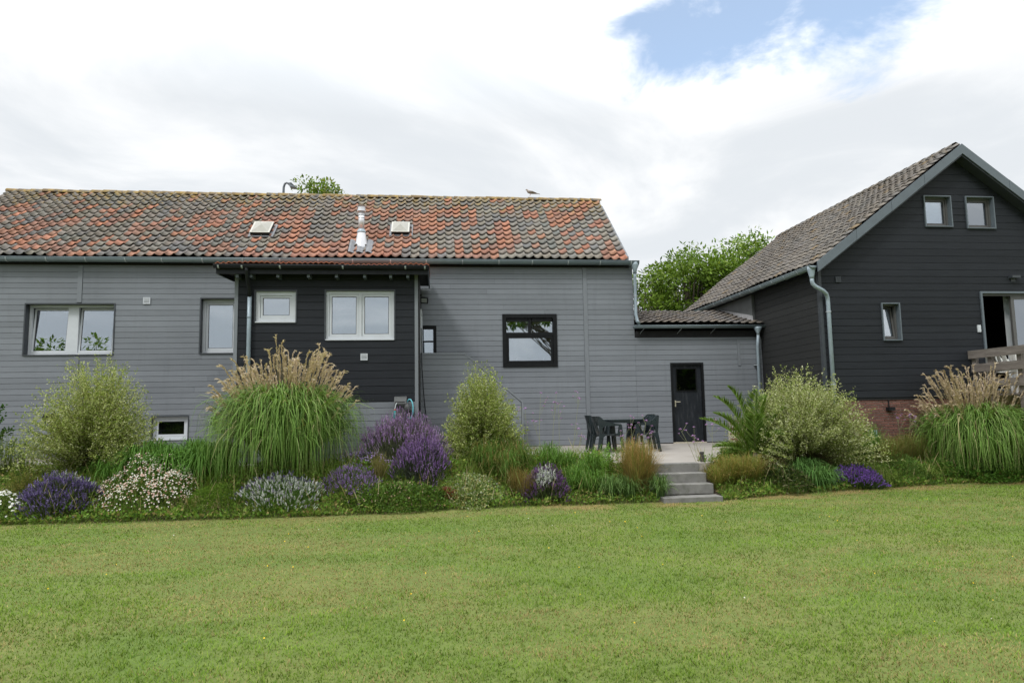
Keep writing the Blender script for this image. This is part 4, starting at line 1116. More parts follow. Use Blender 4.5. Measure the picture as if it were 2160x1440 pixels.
def lavender(label, x, y, Rx, Ry, Hh, n, cf, cs, lf=(.11, .14, .075), spike=.10, upright=.0, name='lavender', band=None, catg='lavender', sw=.012):
    t, b = plant(name, label, x, y); cat(t, catg)
    g = G(); gf = G()
    aa = rng.uniform(0, 2 * np.pi, n); rr = np.sqrt(rng.random(n)) * (1 + .14 * np.sin(3 * aa + x * 5) + .10 * np.sin(5 * aa + y * 7) + rng.normal(0, .09, n))
    u = np.stack([np.cos(aa) * rr, np.sin(aa) * rr], -1)
    z = Hh * np.clip(1 - (rr * (1 - upright * .6)) ** 2.2 * .62, .1, 1) * (.72 + .36 * fbm(u[:, 0] * 2.5 + x * 9, u[:, 1] * 2.5 + y * 3, 2) + rng.uniform(-.20, .22, n) * (rng.random(n) < .6))
    tip = np.stack([b[0] + u[:, 0] * Rx, b[1] + u[:, 1] * Ry, b[2] + z], -1)
    gz = ground_h(tip[:, 0], tip[:, 1]); tip[:, 2] = np.maximum(tip[:, 2] + .75 * np.minimum(gz - b[2], 0), gz + .08)
    root = np.stack([b[0] + u[:, 0] * Rx * .62, b[1] + u[:, 1] * Ry * .62, ground_h(b[0] + u[:, 0] * Rx * .62, b[1] + u[:, 1] * Ry * .62)], -1)
    S = 4; tt = np.linspace(0, 1, S)[None, :, None]
    P = root[:, None] * (1 - tt) + tip[:, None] * tt; P[..., 2] += (np.sin(np.pi * tt[..., 0]) * .05)
    g.ribbons(P, np.full((n, S), .005), unit(rng.normal(0, 1, (n, 3))), jit(sc(lf, .7), n), jit(lf, n))
    d = unit(unit(tip - root) + rng.normal(0, .2, (n, 3)) + np.array([0, 0, .5]))
    # leafy lower half
    m = n * 5; k = np.repeat(np.arange(n), 5); s = rng.uniform(.2, .84, m)[:, None]
    p = root[k] * (1 - s) + tip[k] * s + rng.normal(0, .015, (m, 3))
    leaves(g, p, d[k] + rng.normal(0, .35, (m, 3)), rng.uniform(.05, .09, m), .010, jit(lf, m, .3))
    # spikes: crossed ribbons of little florets
    fl = rng.uniform(.6, 1.15, n) * spike
    col = mixpal(cf[0], cf[1], n, .22)
    if band is not None:
        msk = band(u); col = np.where(msk[:, None], mixpal(band.pal[0], band.pal[1], n, .18), col)
    for q in range(2):
        S = 4; t4 = np.linspace(0, 1, S)[None, :, None]
        Q = tip[:, None] + d[:, None] * fl[:, None, None] * (t4 - .45)
        gf.ribbons(Q, np.tile(np.array([[.5, 1.0, .85, .2]]), (n, 1)) * sw * rng.uniform(.8, 1.3, (n, 1)), unit(rng.normal(0, 1, (n, 3))), col * .8, col)
    m = n * 4; k = np.repeat(np.arange(n), 4)
    p = tip[k] + d[k] * (fl[k] * rng.uniform(-.45, .5, m))[:, None]
    leaves(gf, p, d[k] + rng.normal(0, .9, (m, 3)), .02, .013, np.clip(col[k] * rng.uniform(.8, 1.3, (m, 1)), 0, 1))
    g.build('foliage', M['plant'], t); gf.build('flowers', M['petal'], t)
    return t
def mound(label, x, y, Rx, Ry, Hh, n, pal, wts, leaf=(.05, .03), name='ground_cover', catg='ground cover', flowers=None, nf=0, fsz=.011, hug=True, rough=.35):
    t, b = plant(name, label, x, y); cat(t, catg)
    g = G()
    a = rng.uniform(0, 2 * np.pi, n); r = np.sqrt(rng.random(n)) * (1 + .18 * np.sin(a * 3 + x) + .1 * np.sin(a * 7 + y))
    px = b[0] + np.cos(a) * r * Rx; py = b[1] + np.sin(a) * r * Ry
    gz = ground_h(px, py) if hug else b[2]
    hz = Hh * np.sqrt(np.clip(1 - np.minimum(r, 1) ** 2, 0.02, 1)) * (1 - rough + 2 * rough * fbm(px * 4, py * 4, 3))
    lift = rng.uniform(.25, 1, n) ** .6
    p = np.stack([px, py, gz + hz * lift + .01], -1)
    d = np.stack([np.cos(a) * .6, np.sin(a) * .6 - .2, np.full(n, .5)], -1) + rng.normal(0, .6, (n, 3))
    leaves(g, p, d, leaf[0] * rng.uniform(.6, 1.3, n), leaf[1] * rng.uniform(.6, 1.3, n), mixpal(pal, wts, n, .25))
    g.build('foliage', M['plant'], t)
    if flowers:
        gf = G(); m = nf
        a = rng.uniform(0, 2 * np.pi, m); r = np.sqrt(rng.random(m)) * .98
        px = b[0] + np.cos(a) * r * Rx; py = b[1] + np.sin(a) * r * Ry
        gz = ground_h(px, py) if hug else b[2]
        hz = Hh * np.sqrt(np.clip(1 - r ** 2, .02, 1)) * (1 - rough + 2 * rough * fbm(px * 4, py * 4, 3))
        p = np.stack([px, py, gz + hz * rng.uniform(.93, 1.12, m) + .02], -1)
        nn = unit(np.stack([np.cos(a) * r * .6, np.sin(a) * r * .6 - .55, np.full(m, .8)], -1) + rng.normal(0, .3, (m, 3)))
        e1 = unit(np.cross(nn, rng.normal(0, 1, (m, 3)))); e2 = np.cross(nn, e1); sz = fsz * rng.uniform(.7, 1.25, (m, 1))
        col = mixpal(flowers[0], flowers[1], m, .08)
        for q in range(3):
            an = q * np.pi / 3
            c_, s_ = math.cos(an), math.sin(an)
            f1 = e1 * c_ + e2 * s_; f2 = -e1 * s_ + e2 * c_
            gf.quads(np.stack([p + f1 * sz + f2 * sz * .45, p - f1 * sz + f2 * sz * .45, p - f1 * sz - f2 * sz * .45, p + f1 * sz - f2 * sz * .45], 1) + nn[:, None] * .001 * q, col)
        ce = p + nn * .006
        gf.quads(np.stack([ce + e1 * sz * .3, ce + e2 * sz * .3, ce - e1 * sz * .3, ce - e2 * sz * .3], 1), jit((.55, .40, .08), m))
        gf.build('flowers', M['petal'], t)
    return t
def strap_grass(label, spots, n, reach, peak, w, c0, c1, droop=.65, name='grass_clump', catg='grass', extra=None, x=None, y=None):
    x = sum(s[0] for s in spots) / len(spots) if x is None else x; y = sum(s[1] for s in spots) / len(spots) if y is None else y
    t, b = plant(name, label, x, y); cat(t, catg)
    g = G()
    for s in spots:
        k = s[2] if len(s) > 2 else 1.0
        tuft(g, base_at(s[0], s[1]), n, .10 * k, reach * k, peak * k, w, c0, c1, droop)
        if extra: tuft(g, base_at(s[0], s[1]), n // 3, .10 * k, reach * k, peak * k * 1.05, w * .6, extra[0], extra[1], droop)
    g.build('blades', M['plant'], t)
    return t
def verbena(label, x, y, spots, seed):
    rs = np.random.default_rng(seed)
    t, b = plant('verbena', label, x, y); cat(t, 'verbena')
    st = MB(); gf = G()
    for (dx, dy, h, lx) in spots:
        p0 = np.array([x + dx, y + dy, float(ground_h(x + dx, y + dy)) if abs(dx) < 2 else b[2]])
        p1 = p0 + np.array([lx, rs.uniform(-.1, .1), h])
        mid = p0 * .45 + p1 * .55 + np.array([rs.uniform(-.03, .03), 0, .02])
        st.tube([p0, mid, p1], [.0045, .004, .0028], 4, False)
        heads = [(p1, .024)]
        for q in range(rs.integers(2, 5)):
            f = rs.uniform(.62, .95); o = p0 * (1 - f) + p1 * f
            e = o + np.array([rs.uniform(-.17, .17), rs.uniform(-.1, .1), rs.uniform(.10, .26)])
            st.tube([o, (o + e) / 2 + np.array([0, 0, -.015]), e], .0024, 4, False); heads.append((e, rs.uniform(.014, .022)))
        for e, r_ in heads:
            m = 16; a = rs.normal(0, 1, (m, 3)); a[:, 2] = np.abs(a[:, 2]) * .6; a = unit(a)
            leaves(gf, e + a * r_ * .5, a, r_, r_ * .9, jit((.40, .24, .47), m, .25))
    o = obj('stems', st, pbr('verbena_stem_' + str(seed), (.22, .23, .12), .8, .15), t)
    gf.build('flowers', M['petal'], t)
    return t

big_grass('huge fountain of green grass with tan plumes in front of the black extension', -2.86, 13.55, 1.64, 1.38, 2.20, 4600, 250)
big_grass('plume-topped green grass in front of the brick plinth and deck railing', 12.02, 14.15, 1.38, 1.28, 2.18, 4000, 220, (-1, 1))
twig_shrub('airy yellow-green shrub by the grey wall, the tallest at far left', -6.32, 13.7, 2.22, 1.30, 1.12, 1250, 44, YG, (.3, .2, .3, .1, .1), top_spike=.12)
twig_shrub('upright yellow-green shrub in front of the outside stair', .92, 14.1, 1.90, .84, .92, 1150, 44, YG, (.33, .15, .34, .06, .12), top_spike=.16, fan=1.3)
twig_shrub('broad pale variegated shrub beside the palm and the black house', 7.70, 13.9, 1.94, 1.48, 1.46, 1900, 48, [(.38, .42, .175), (.48, .505, .275), (.27, .325, .11), (.56, .57, .38), (.14, .19, .055)], (.33, .22, .25, .1, .1), top_spike=.14, low=.3, fan=1.1)
twig_shrub('dark green leafy bush cut by the left edge of the picture', -9.65, 15.4, 2.15, .75, .80, 150, 50, [(.05, .12, .025), (.08, .17, .035), (.03, .07, .02)], (.5, .3, .2), leaf=(.07, .045), top_spike=.05, low=.7)
twig_shrub('small round green shrub at the top of the steps', 5.72, 13.25, .42, .25, .25, 60, 26, [(.13, .18, .04), (.24, .25, .08), (.07, .11, .03)], (.5, .25, .25), leaf=(.05, .028))
twig_shrub('yellowish wiry shrub above the purple mound at far left', -7.1, 12.95, .42, .42, .38, 160, 30, [(.20, .20, .05), (.30, .27, .07), (.10, .13, .03)], (.4, .3, .3), leaf=(.045, .008))
PUR = ([(.20, .115, .29), (.26, .16, .36), (.14, .08, .21), (.33, .23, .43)], (.4, .3, .2, .1))
PURB = ([(.13, .10, .24), (.18, .14, .31), (.09, .07, .16), (.24, .20, .38)], (.4, .3, .2, .1))
WHT = ([(.50, .53, .50), (.60, .62, .58), (.36, .40, .35), (.34, .30, .42)], (.4, .25, .2, .15))
def band_fn(f, pal):
    def b(u): return f(u)
    b.pal = pal; return b
lavender('deep purple mound tinged white at the back beside the daisies', -6.30, 12.52, .72, .42, .56, 1300, PURB, None, (.075, .09, .055), .07, band=band_fn(lambda u: (u[:, 1] > .12) & (u[:, 1] < .45) & (rng.random(len(u)) < .75), WHT), sw=.016)
lavender('white lavender with a purple streak below the huge grass', -2.66, 12.42, .82, .46, .46, 950, WHT, None, (.12, .20, .07), .065, band=band_fn(lambda u: np.abs(u[:, 1] - .22 - .1 * u[:, 0]) < .16, PURB), sw=.018)
lavender('tall lilac lavender below the hose reel', -.66, 13.7, .84, .5, 1.04, 1700, ([(.30, .19, .38), (.37, .25, .46), (.21, .13, .27), (.40, .31, .43)], (.4, .25, .2, .15)), None, (.12, .135, .09), .11, .25)
lavender('dense violet lavender in front of the taller lilac one', -.27, 12.95, .52, .42, .80, 1100, PUR, None, (.07, .085, .06), .10, .2)
lavender('purple hebe ring with a white centre left of the steps', 1.98, 12.60, .46, .40, .56, 1300, ([(.13, .07, .17), (.18, .10, .24), (.09, .05, .11), (.24, .16, .22)], (.4, .3, .2, .1)), None, (.08, .10, .06), .06, band=band_fn(lambda u: ((u[:, 0] / .42) ** 2 + ((u[:, 1] + .38) / .40) ** 2) < 1, WHT), sw=.016, name='flowering_shrub', catg='flowers')
lavender('flat violet aster mound at the lawn edge right of the steps', 8.45, 13.22, .60, .36, .40, 1100, ([(.16, .08, .33), (.22, .12, .42), (.12, .06, .24)], (.5, .3, .2)), None, (.06, .085, .05), .045, name='aster', catg='flowers', sw=.022)
lavender('loose mauve catmint right of the white lavender', -1.5, 12.75, .56, .55, .36, 900, ([(.25, .17, .38), (.32, .22, .44), (.18, .11, .27)], (.5, .3, .2)), None, (.12, .15, .08), .06, name='catmint', catg='flowers')
mound('dense white and pink daisies spilling onto the lawn', -5.0, 12.66, .86, .58, .56, 5200, [(.08, .15, .04), (.12, .19, .055), (.20, .15, .08)], (.5, .3, .2), (.055, .014), 'daisy', 'daisies', ([(.60, .59, .54), (.56, .43, .39), (.66, .65, .61), (.44, .26, .22)], (.4, .25, .18, .17)), 1300, .0115, rough=.5)
mound('small white flowers at the far left end of the bed', -7.25, 12.42, .40, .30, .42, 900, [(.12, .17, .07), (.18, .22, .11)], (.6, .4), (.04, .02), 'daisy', 'flowers', ([(.72, .74, .72), (.60, .63, .64)], (.6, .4)), 160, .016)
mound('fine bright green cushion between daisies and white lavender', -3.78, 12.38, .46, .36, .34, 3600, [(.10, .17, .03), (.14, .21, .04), (.07, .12, .025)], (.5, .3, .2), (.05, .008))
mound('clover-like green carpet below the violet lavender', -.72, 12.32, 1.1, .38, .30, 4600, [(.075, .13, .035), (.11, .17, .05), (.05, .085, .025), (.26, .19, .12)], (.45, .3, .2, .05), (.045, .032), flowers=([(.36, .26, .19), (.40, .31, .25)], (.5, .5)), nf=45, fsz=.010)
mound('silver-edged leafy carpet in front of the upright shrub', .68, 12.62, .62, .52, .24, 3600, [(.20, .25, .12), (.30, .34, .20), (.12, .17, .07), (.40, .38, .16), (.5, .52, .42)], (.35, .25, .2, .15, .05), (.045, .026))
mound('dusky red foliage tuft at the lawn edge below the violet lavender', .18, 12.42, .20, .16, .22, 320, [(.16, .045, .03), (.22, .07, .04), (.10, .05, .03)], (.5, .3, .2), (.05, .03))
mound('dark glossy low bush right of the golden grass', 6.86, 12.92, .52, .34, .44, 1700, [(.055, .085, .035), (.09, .12, .05), (.16, .15, .08), (.035, .05, .025)], (.4, .25, .15, .2), (.085, .03), 'low_bush', 'bush')
mound('broad carpet of bright green leaves below the plume-topped grass', 11.8, 13.78, 1.6, .46, .42, 6000, [(.075, .15, .035), (.11, .19, .05), (.05, .10, .03), (.25, .24, .08)], (.45, .3, .2, .05), (.065, .045))
mound('soft feathery green mound right of the violet asters', 9.75, 13.55, .55, .32, .50, 2600, [(.07, .13, .04), (.11, .17, .055), (.05, .09, .03)], (.45, .3, .25), (.07, .008))
mound('lilac carpet in the gap under the huge grass', -1.35, 13.5, .7, .35, .34, 1400, [(.08, .11, .06), (.12, .15, .08)], (.6, .4), (.04, .012), flowers=([(.26, .19, .42), (.33, .25, .48)], (.5, .5)), nf=420, fsz=.015)
GRN = ((.04, .09, .022), (.11, .215, .055))
strap_grass('dark green arching daylily leaves behind the daisies', [(-5.35, 13.25), (-4.8, 13.15), (-4.25, 13.1), (-3.9, 13.35), (-4.5, 13.55), (-5.2, 13.7)], 380, .62, .70, .018, *GRN, droop=.54, name='daylily', catg='daylily')
strap_grass('green arching daylily leaves left of the daisies', [(-6.0, 13.35), (-5.75, 13.0)], 150, .45, .55, .014, *GRN, droop=.6, name='daylily', catg='daylily')
strap_grass('mixed green grasses between upright shrub and purple hebe', [(1.05, 13.2), (1.35, 13.0), (1.6, 13.3), (1.25, 13.5), (.9, 13.4), (1.55, 13.75)], 240, .42, .66, .010, (.05, .09, .025), (.12, .20, .06), .7, extra=((.16, .13, .04), (.30, .22, .08)))
strap_grass('fresh green grasses right of the purple hebe', [(2.55, 12.7), (2.85, 12.6), (2.75, 12.85), (2.5, 13.25), (3.0, 13.1), (2.2, 13.35), (2.25, 13.75)], 240, .42, .52, .010, (.05, .10, .025), (.12, .22, .06), .66)
strap_grass('bluish green grass clump at the foot of the golden grass by the steps', [(4.06, 12.38), (3.5, 12.38), (3.15, 12.42), (4.0, 12.75, .7)], 240, .34, .46, .011, (.06, .10, .05), (.15, .23, .11), .66)
strap_grass('thin orange-green grass left of the purple hebe', [(1.45, 12.65), (1.6, 12.5)], 260, .22, .62, .006, (.10, .09, .03), (.28, .20, .06), .95)
strap_grass('upright golden grass left of the steps', [(3.70, 12.75), (3.86, 12.6), (3.66, 12.5)], 560, .46, .98, .0065, (.17, .13, .04), (.42, .29, .12), .95, extra=((.08, .11, .03), (.18, .24, .07)))
strap_grass('orange-tinged grass right of the steps', [(5.55, 12.75), (5.85, 12.8), (6.15, 12.95), (5.3, 12.62, .7)], 420, .40, .66, .007, (.11, .12, .035), (.36, .27, .09), .9, extra=((.07, .12, .03), (.17, .27, .07)))
strap_grass('low mossy yellow tuft hugging the right end of the top step', [(5.28, 12.95, .9), (5.45, 13.05, .9)], 260, .28, .34, .006, (.14, .13, .035), (.33, .28, .08), .8)
strap_grass('blue-green strap leaves left of the violet asters', [(7.45, 13.0), (7.75, 13.1), (7.6, 13.4), (7.25, 13.35)], 190, .42, .48, .016, (.05, .10, .04), (.14, .26, .11), .6)
strap_grass('browning strap leaves under the palm', [(6.55, 13.35), (6.85, 13.45), (7.05, 13.65)], 150, .45, .42, .016, (.08, .09, .035), (.24, .20, .09), .58)
strap_grass('reddish upright grass in front of the brick plinth', [(9.9, 14.0), (10.25, 14.1), (10.55, 14.2), (9.65, 13.85)], 300, .32, .78, .007, (.08, .09, .03), (.24, .19, .07), .95, extra=((.06, .11, .03), (.14, .22, .06)))
strap_grass('fresh green grass at the foot of the plinth beside the pale shrub', [(9.35, 14.1), (9.6, 14.3)], 300, .38, .82, .008, (.05, .09, .025), (.13, .23, .06), .85)
strap_grass('short tangled grass between asters and bright green carpet', [(9.15, 13.3), (10.3, 13.6), (10.7, 13.75), (10.0, 13.85), (9.2, 13.6)], 220, .40, .34, .008, (.07, .11, .03), (.19, .24, .08), .66)
strap_grass('grey green stalky grass at the far left corner of the bed', [(-7.85, 13.6), (-7.5, 13.5), (-8.2, 13.5)], 150, .40, 1.0, .007, (.06, .08, .03), (.17, .20, .10), .95)
strap_grass('straw-coloured stray grass at the edge below the green cushion', [(-4.15, 12.35, .8), (-3.75, 12.25, .6)], 60, .45, .34, .006, (.25, .2, .09), (.48, .40, .22), .7)
strap_grass('tawny upright tuft beside the violet lavender', [(-1.02, 12.85)], 320, .14, .66, .006, (.10, .10, .03), (.26, .22, .09), 1.0)
# spurge-like upright leafy stems
t, b = plant('spurge', 'bushy bright green spurge with upright leafy stems in front of the table', 3.36, 13.0); cat(t, 'plant')
g = G(); gs = G()
for k in range(46):
    ux, uy = rng.uniform(-.42, .42), rng.uniform(-.25, .25)
    h = .60 * (1 - .5 * (ux / .42) ** 2) * rng.uniform(.6, 1.0) + (.22 if k % 6 == 0 else 0)
    p0 = base_at(b[0] + ux, b[1] + uy); m = 46
    s = np.linspace(.15, 1, m); p = p0 + np.stack([ux * .15 * s, uy * .1 * s, h * s], -1)
    a = np.arange(m) * 2.4
    d = np.stack([np.cos(a), np.sin(a), np.full(m, .55)], -1)
    leaves(g, p, d, .06, .016, jit((.13, .24, .05), m, .25))
    gs.ribbons(np.stack([p0, p[-1]], 0)[None], np.array([[.008, .005]]), np.array([[1., 0, 0]]), jit((.16, .2, .06), 1), jit((.2, .26, .08), 1))
gs.build('stems', M['plant'], t); g.build('foliage', M['plant'], t)
verbena('tall wispy verbena with tiny lilac heads right of the stair wall', 2.35, 13.55, [(-.5, 0, 1.15, -.1), (-.3, .1, 1.45, .05), (-.1, -.1, 1.5, .12), (.1, .1, 1.25, .0), (.3, 0, 1.35, .2), (.15, -.15, .8, .3), (-.2, .15, .9, -.2), (.35, .1, .55, .25)], 3)
verbena('verbena stems with lilac heads in front of the dark garden table', 3.85, 13.1, [(-.25, 0, .75, .0), (-.05, .05, .95, .02), (.05, -.1, .62, .05), (.15, .1, 1.0, .1), (.25, 0, .82, .12), (.0, .1, .5, -.03), (.3, .1, .66, .0)], 4)
verbena('leaning verbena stems with lilac heads in front of the black door', 5.15, 13.1, [(.0, 0, .85, -.35), (.1, .05, .70, -.22), (.2, 0, .95, .05), (.05, .1, .55, -.15)], 5)
verbena('thin verbena stems in front of the brick plinth', 10.5, 14.3, [(-.2, 0, .95, -.05), (.05, .1, 1.0, .03), (.2, 0, 1.02, .02)], 6)
# palm
t, b = plant('palm', 'young palm with stiff feathery fronds right of the steps', 6.5, 13.55); cat(t, 'palm')
g = G()
fronds = [(-1.15, -.15, 1.22, .9), (-.75, .1, .95, 1.35), (-.45, .1, .55, 1.55), (.05, -.1, .35, 1.45), (.35, .1, .55, 1.35), (.75, .0, .85, 1.1), (.95, -.1, .95, .65), (-.95, -.25, 1.0, .45), (-.2, -.5, .6, .95), (.35, -.5, .7, .75), (.6, .5, .8, 1.0), (-.6, .5, .8, 1.0), (-.75, -.2, .8, .22), (.6, -.3, .7, .25)]
for q, (dx, dy, ln, h) in enumerate(fronds):
    S = 46; s = np.linspace(0, 1, S)
    ctrl = np.array([dx * .35, dy * .4, h * .80]); end = np.array([dx, dy, h * (.98 if h > .8 else .72)])
    P = (2 * s * (1 - s))[:, None] * ctrl + (s ** 2)[:, None] * end + b + np.array([0, 0, .12])
    tan = unit(np.gradient(P, axis=0)); sd = unit(np.cross(tan, np.tile([[0, 0, 1.]], (S, 1)))); upv = np.cross(sd, tan)
    g.ribbons(P[None], np.linspace(.022, .005, S)[None], sd.mean(0)[None], jit((.14, .15, .06), 1), jit((.16, .20, .07), 1))
    use = slice(6, S)
    for sg in (-1, 1):
        for rep in range(2):
            p = P[use] + tan[use] * rng.uniform(-.01, .01, (S - 6, 1)); m = len(p)
            d = tan[use] * .75 + sd[use] * sg * .75 + upv[use] * .35 + rng.normal(0, .08, (m, 3))
            L = (.30 * np.sin(np.pi * np.clip(s[use] * .85 + .12, 0, 1)) + .05) * rng.uniform(.85, 1.1, m)
            leaves(g, p, d, L, .022, jit((.115, .175, .05), m, .3))
tr = MB().lathe(b, [(.13, -.05), (.15, .05), (.12, .18), (.06, .30)], 12)
obj('trunk', tr, M['bark'], t); g.build('fronds', M['plant'], t)
# bare twiggy stick right of the asters
t = thing('dead_twig', 'bare pale branching twig on the soil right of the asters', 'twig', tuple(base_at(9.35, 13.75)))
b = base_at(9.35, 13.75); mb = MB()
for dx, dz in ((-.06, .22), (.05, .16), (.10, .09), (-.02, .12)): mb.tube([b + [0, 0, -.02], b + [dx * .4, 0, dz * .5], b + [dx, -.02, dz]], [.006, .005, .003], 5)
obj('twig', mb, pbr('dead_wood', (.36, .32, .26), .9, .1), t)

# ------------------------------------------------------------------ filler growth and lawn
def scatter_bed(n):
    x = rng.uniform(-9.5, 14, n); e = edge_y(x); y = e + .02 + rng.random(n) ** 1.3 * 1.75
    ok = ~((x > 3.98) & (x < 5.2) & (y > 12.0)) & ~((x > 3.3) & (x < 6.0) & (y > 13.3)) & ~((x > 5.9) & (x < 8.9) & (y > 14.3))
    return x[ok], y[ok]
x, y = scatter_bed(50000); n = len(x)
g = G(); S = 4
az = rng.uniform(0, 2 * np.pi, n); h = rng.uniform(.08, .26, n) * (.45 + 1.1 * fbm(x * 2.2, y * 2.2, 3)) * np.interp(y - edge_y(x), (0, .35, .9), (.35, 1, 1.6)); re = h * rng.uniform(.3, .9, n)
t4 = np.linspace(0, 1, S)[None, :]
P = np.zeros((n, S, 3)); P[..., 0] = x[:, None] + np.cos(az)[:, None] * re[:, None] * t4 ** 1.4; P[..., 1] = y[:, None] + np.sin(az)[:, None] * re[:, None] * t4 ** 1.4
P[..., 2] = ground_h(x, y)[:, None] + h[:, None] * t4 * (1.25 - .35 * t4)
k = fbm(x * .9, y * .9, 2)[:, None]
c1 = np.where(rng.random((n, 1)) < .14, jit((.30, .24, .10), n), jit((.135, .23, .06), n) * (1 - .6 * k) + jit((.28, .31, .10), n) * .6 * k)
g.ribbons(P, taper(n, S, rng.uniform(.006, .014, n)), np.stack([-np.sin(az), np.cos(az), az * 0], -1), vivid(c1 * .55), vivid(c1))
x, y = scatter_bed(40000); n = len(x)
hz = .34 * fbm(x * 2.6 + 9, y * 2.6, 3) * np.interp(y - edge_y(x), (0, .4), (.5, 1.2))
leaves(g, np.stack([x, y, ground_h(x, y) + hz * rng.uniform(.3, 1, n)], -1), rng.normal(0, 1, (n, 3)) + np.array([0, -.3, .7]), rng.uniform(.035, .085, n), rng.uniform(.02, .05, n), mixpal([(.11, .19, .045), (.16, .25, .065), (.24, .27, .09), (.28, .22, .09), (.07, .12, .04)], (.3, .3, .2, .1, .1), n))
x, y = scatter_bed(900); n = len(x); S = 5; hh = rng.uniform(.25, .62, n); az = rng.uniform(0, 2 * np.pi, n); t5 = np.linspace(0, 1, S)[None, :]
P = np.stack([x[:, None] + np.cos(az)[:, None] * hh[:, None] * .35 * t5 ** 1.6, y[:, None] + np.sin(az)[:, None] * hh[:, None] * .35 * t5 ** 1.6, ground_h(x, y)[:, None] + hh[:, None] * t5], -1)
cs = mixpal([(.34, .28, .14), (.20, .26, .08), (.42, .36, .22)], (.4, .35, .25), n)
g.ribbons(P, np.tile(np.array([[.004, .004, .004, .012, .004]]), (n, 1)), unit(rng.normal(0, 1, (n, 3))), cs * .7, cs)
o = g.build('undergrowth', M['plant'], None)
tag(o, 'weedy green undergrowth covering the soil of the flower bed', 'undergrowth', kind='stuff')

def lawn_points():
    X_, Y_ = [], []
    for (y0, y1, xl, xr, dens) in ((2.9, 5, -6, 7, 6500), (5, 7, -7.5, 9, 4600), (7, 9.5, -9, 11, 3000), (9.5, 11.8, -10.5, 13.5, 2200), (11.8, 13.8, -12, 15, 1900)):
        n = int((y1 - y0) * (xr - xl) * dens * .62)
        X_.append(rng.uniform(xl, xr, n)); Y_.append(rng.uniform(y0, y1, n))
    x = np.concatenate(X_); y = np.concatenate(Y_)
    ok = (y < edge_y(x) + .06 + .10 * (fbm(x * 3, y * 0, 2) - .5)) & ~((x > 3.93) & (x < 5.12) & (y > 12.08))
    # keep to the ground that lies in front of the camera, with a margin
    ok &= (np.abs(x - .12 * y) < .80 * y + 1.6)
    return x[ok], y[ok]
x, y = lawn_points(); n = len(x)
dry = np.clip(dry_at(x, y) + np.clip((fbm(x * .55 + 3, y * .95, 4) - .49) * 4.2, 0, .85) + np.clip((fbm(x * 2.1, y * 2.6 + 8, 3) - .60) * 2.5, 0, .4), 0, 1)
lush = np.clip((fbm(x * .8 + 40, y * .9 + 11, 3) - .5) * 2.2, -.6, .6)
clump = fbm(x * 9, y * 9, 2)
h = (.014 + .020 * rng.random(n)) * (.55 + 1.0 * clump) * (1 - .3 * dry) * np.interp(edge_y(x) - y, (0, .15), (1.6, 1.0))
az = rng.uniform(0, 2 * np.pi, n); ln = rng.uniform(.3, 1.7, n) * h
w = rng.uniform(.0034, .0075, n) * np.interp(y, (3, 13), (1.0, 2.0))
b0 = np.stack([x, y, ground_h(x, y) - .002], -1)
sd = np.stack([np.cos(az), np.sin(az), az * 0], -1); di = np.stack([-np.sin(az), np.cos(az), az * 0], -1)
tip = b0 + di * ln[:, None] + np.stack([x * 0, x * 0, h], -1)
V = np.stack([b0 - sd * w[:, None] * .5, b0 + sd * w[:, None] * .5, tip], 1)
r1 = rng.random((n, 1))
green = np.array([.160, .250, .036]) * (1 + .22 * lush[:, None]) ; green2 = np.array([.108, .200, .026]); straw = np.array([.35, .285, .125]); pale = np.array([.27, .31, .085])
c = np.where(r1 < .45, green, np.where(r1 < .72, green2, np.where(r1 < .93, green * 1.15, pale)))
dm = (rng.random(n) < dry * .85)[:, None]
c = c * (1 + .30 * (fbm(x * 1.15 + 70, y * 1.5 + 20, 3) - .5))[:, None]
straw = np.where((dry_at(x, y) > .3)[:, None], np.array([[.38, .27, .12]]), straw[None, :])
c = np.where(dm, straw * rng.uniform(.7, 1.15, (n, 1)), c) * rng.uniform(.85, 1.15, (n, 1)) * (.70 + .60 * fbm(x * 3.1, y * 4.2 + 5, 4))[:, None] * (1 + .07 * np.sin(y * 5.2 + .5 * x))[:, None]
K3 = np.stack([c * .68, c * .68, c * 1.06], 1)  # blade feet coloured darker: painted shade for the gaps in the turf
o = np_mesh('lawn', V.reshape(-1, 3), np.arange(n * 3).reshape(-1, 3), M['turf_blade'], None, np.clip(K3, 0, 1).reshape(-1, 3))
tag(o, 'short mown lawn with dry straw patches in front of the bed', 'lawn', kind='stuff')
# dandelions and fallen petals
g = G(); m = 60
x = rng.uniform(-5, 9, m); y = rng.uniform(4.2, 11.6, m); p = np.stack([x, y, ground_h(x, y) + .028], -1); s_ = rng.uniform(.004, .009, (m, 1)) * np.interp(y, (4, 11), (.7, 1.3))[:, None]
col = mixpal([(.68, .46, .03), (.74, .52, .05), (.62, .62, .56)], (.5, .3, .2), m)
ex = np.tile([[1., 0, 0]], (m, 1)); ey_ = np.tile([[0, .7, .7]], (m, 1))
for q in range(2):
    a_ = q * np.pi / 4; f1 = ex * math.cos(a_) + ey_ * math.sin(a_); f2 = -ex * math.sin(a_) + ey_ * math.cos(a_)
    g.quads(np.stack([p + f1 * s_, p + f2 * s_, p - f1 * s_, p - f2 * s_], 1) + [0, 0, .001 * q], col)
o = g.build('lawn_flowers', M['petal'], None)
tag(o, 'tiny yellow and white flower heads dotted through the mown lawn', 'flowers', kind='stuff')

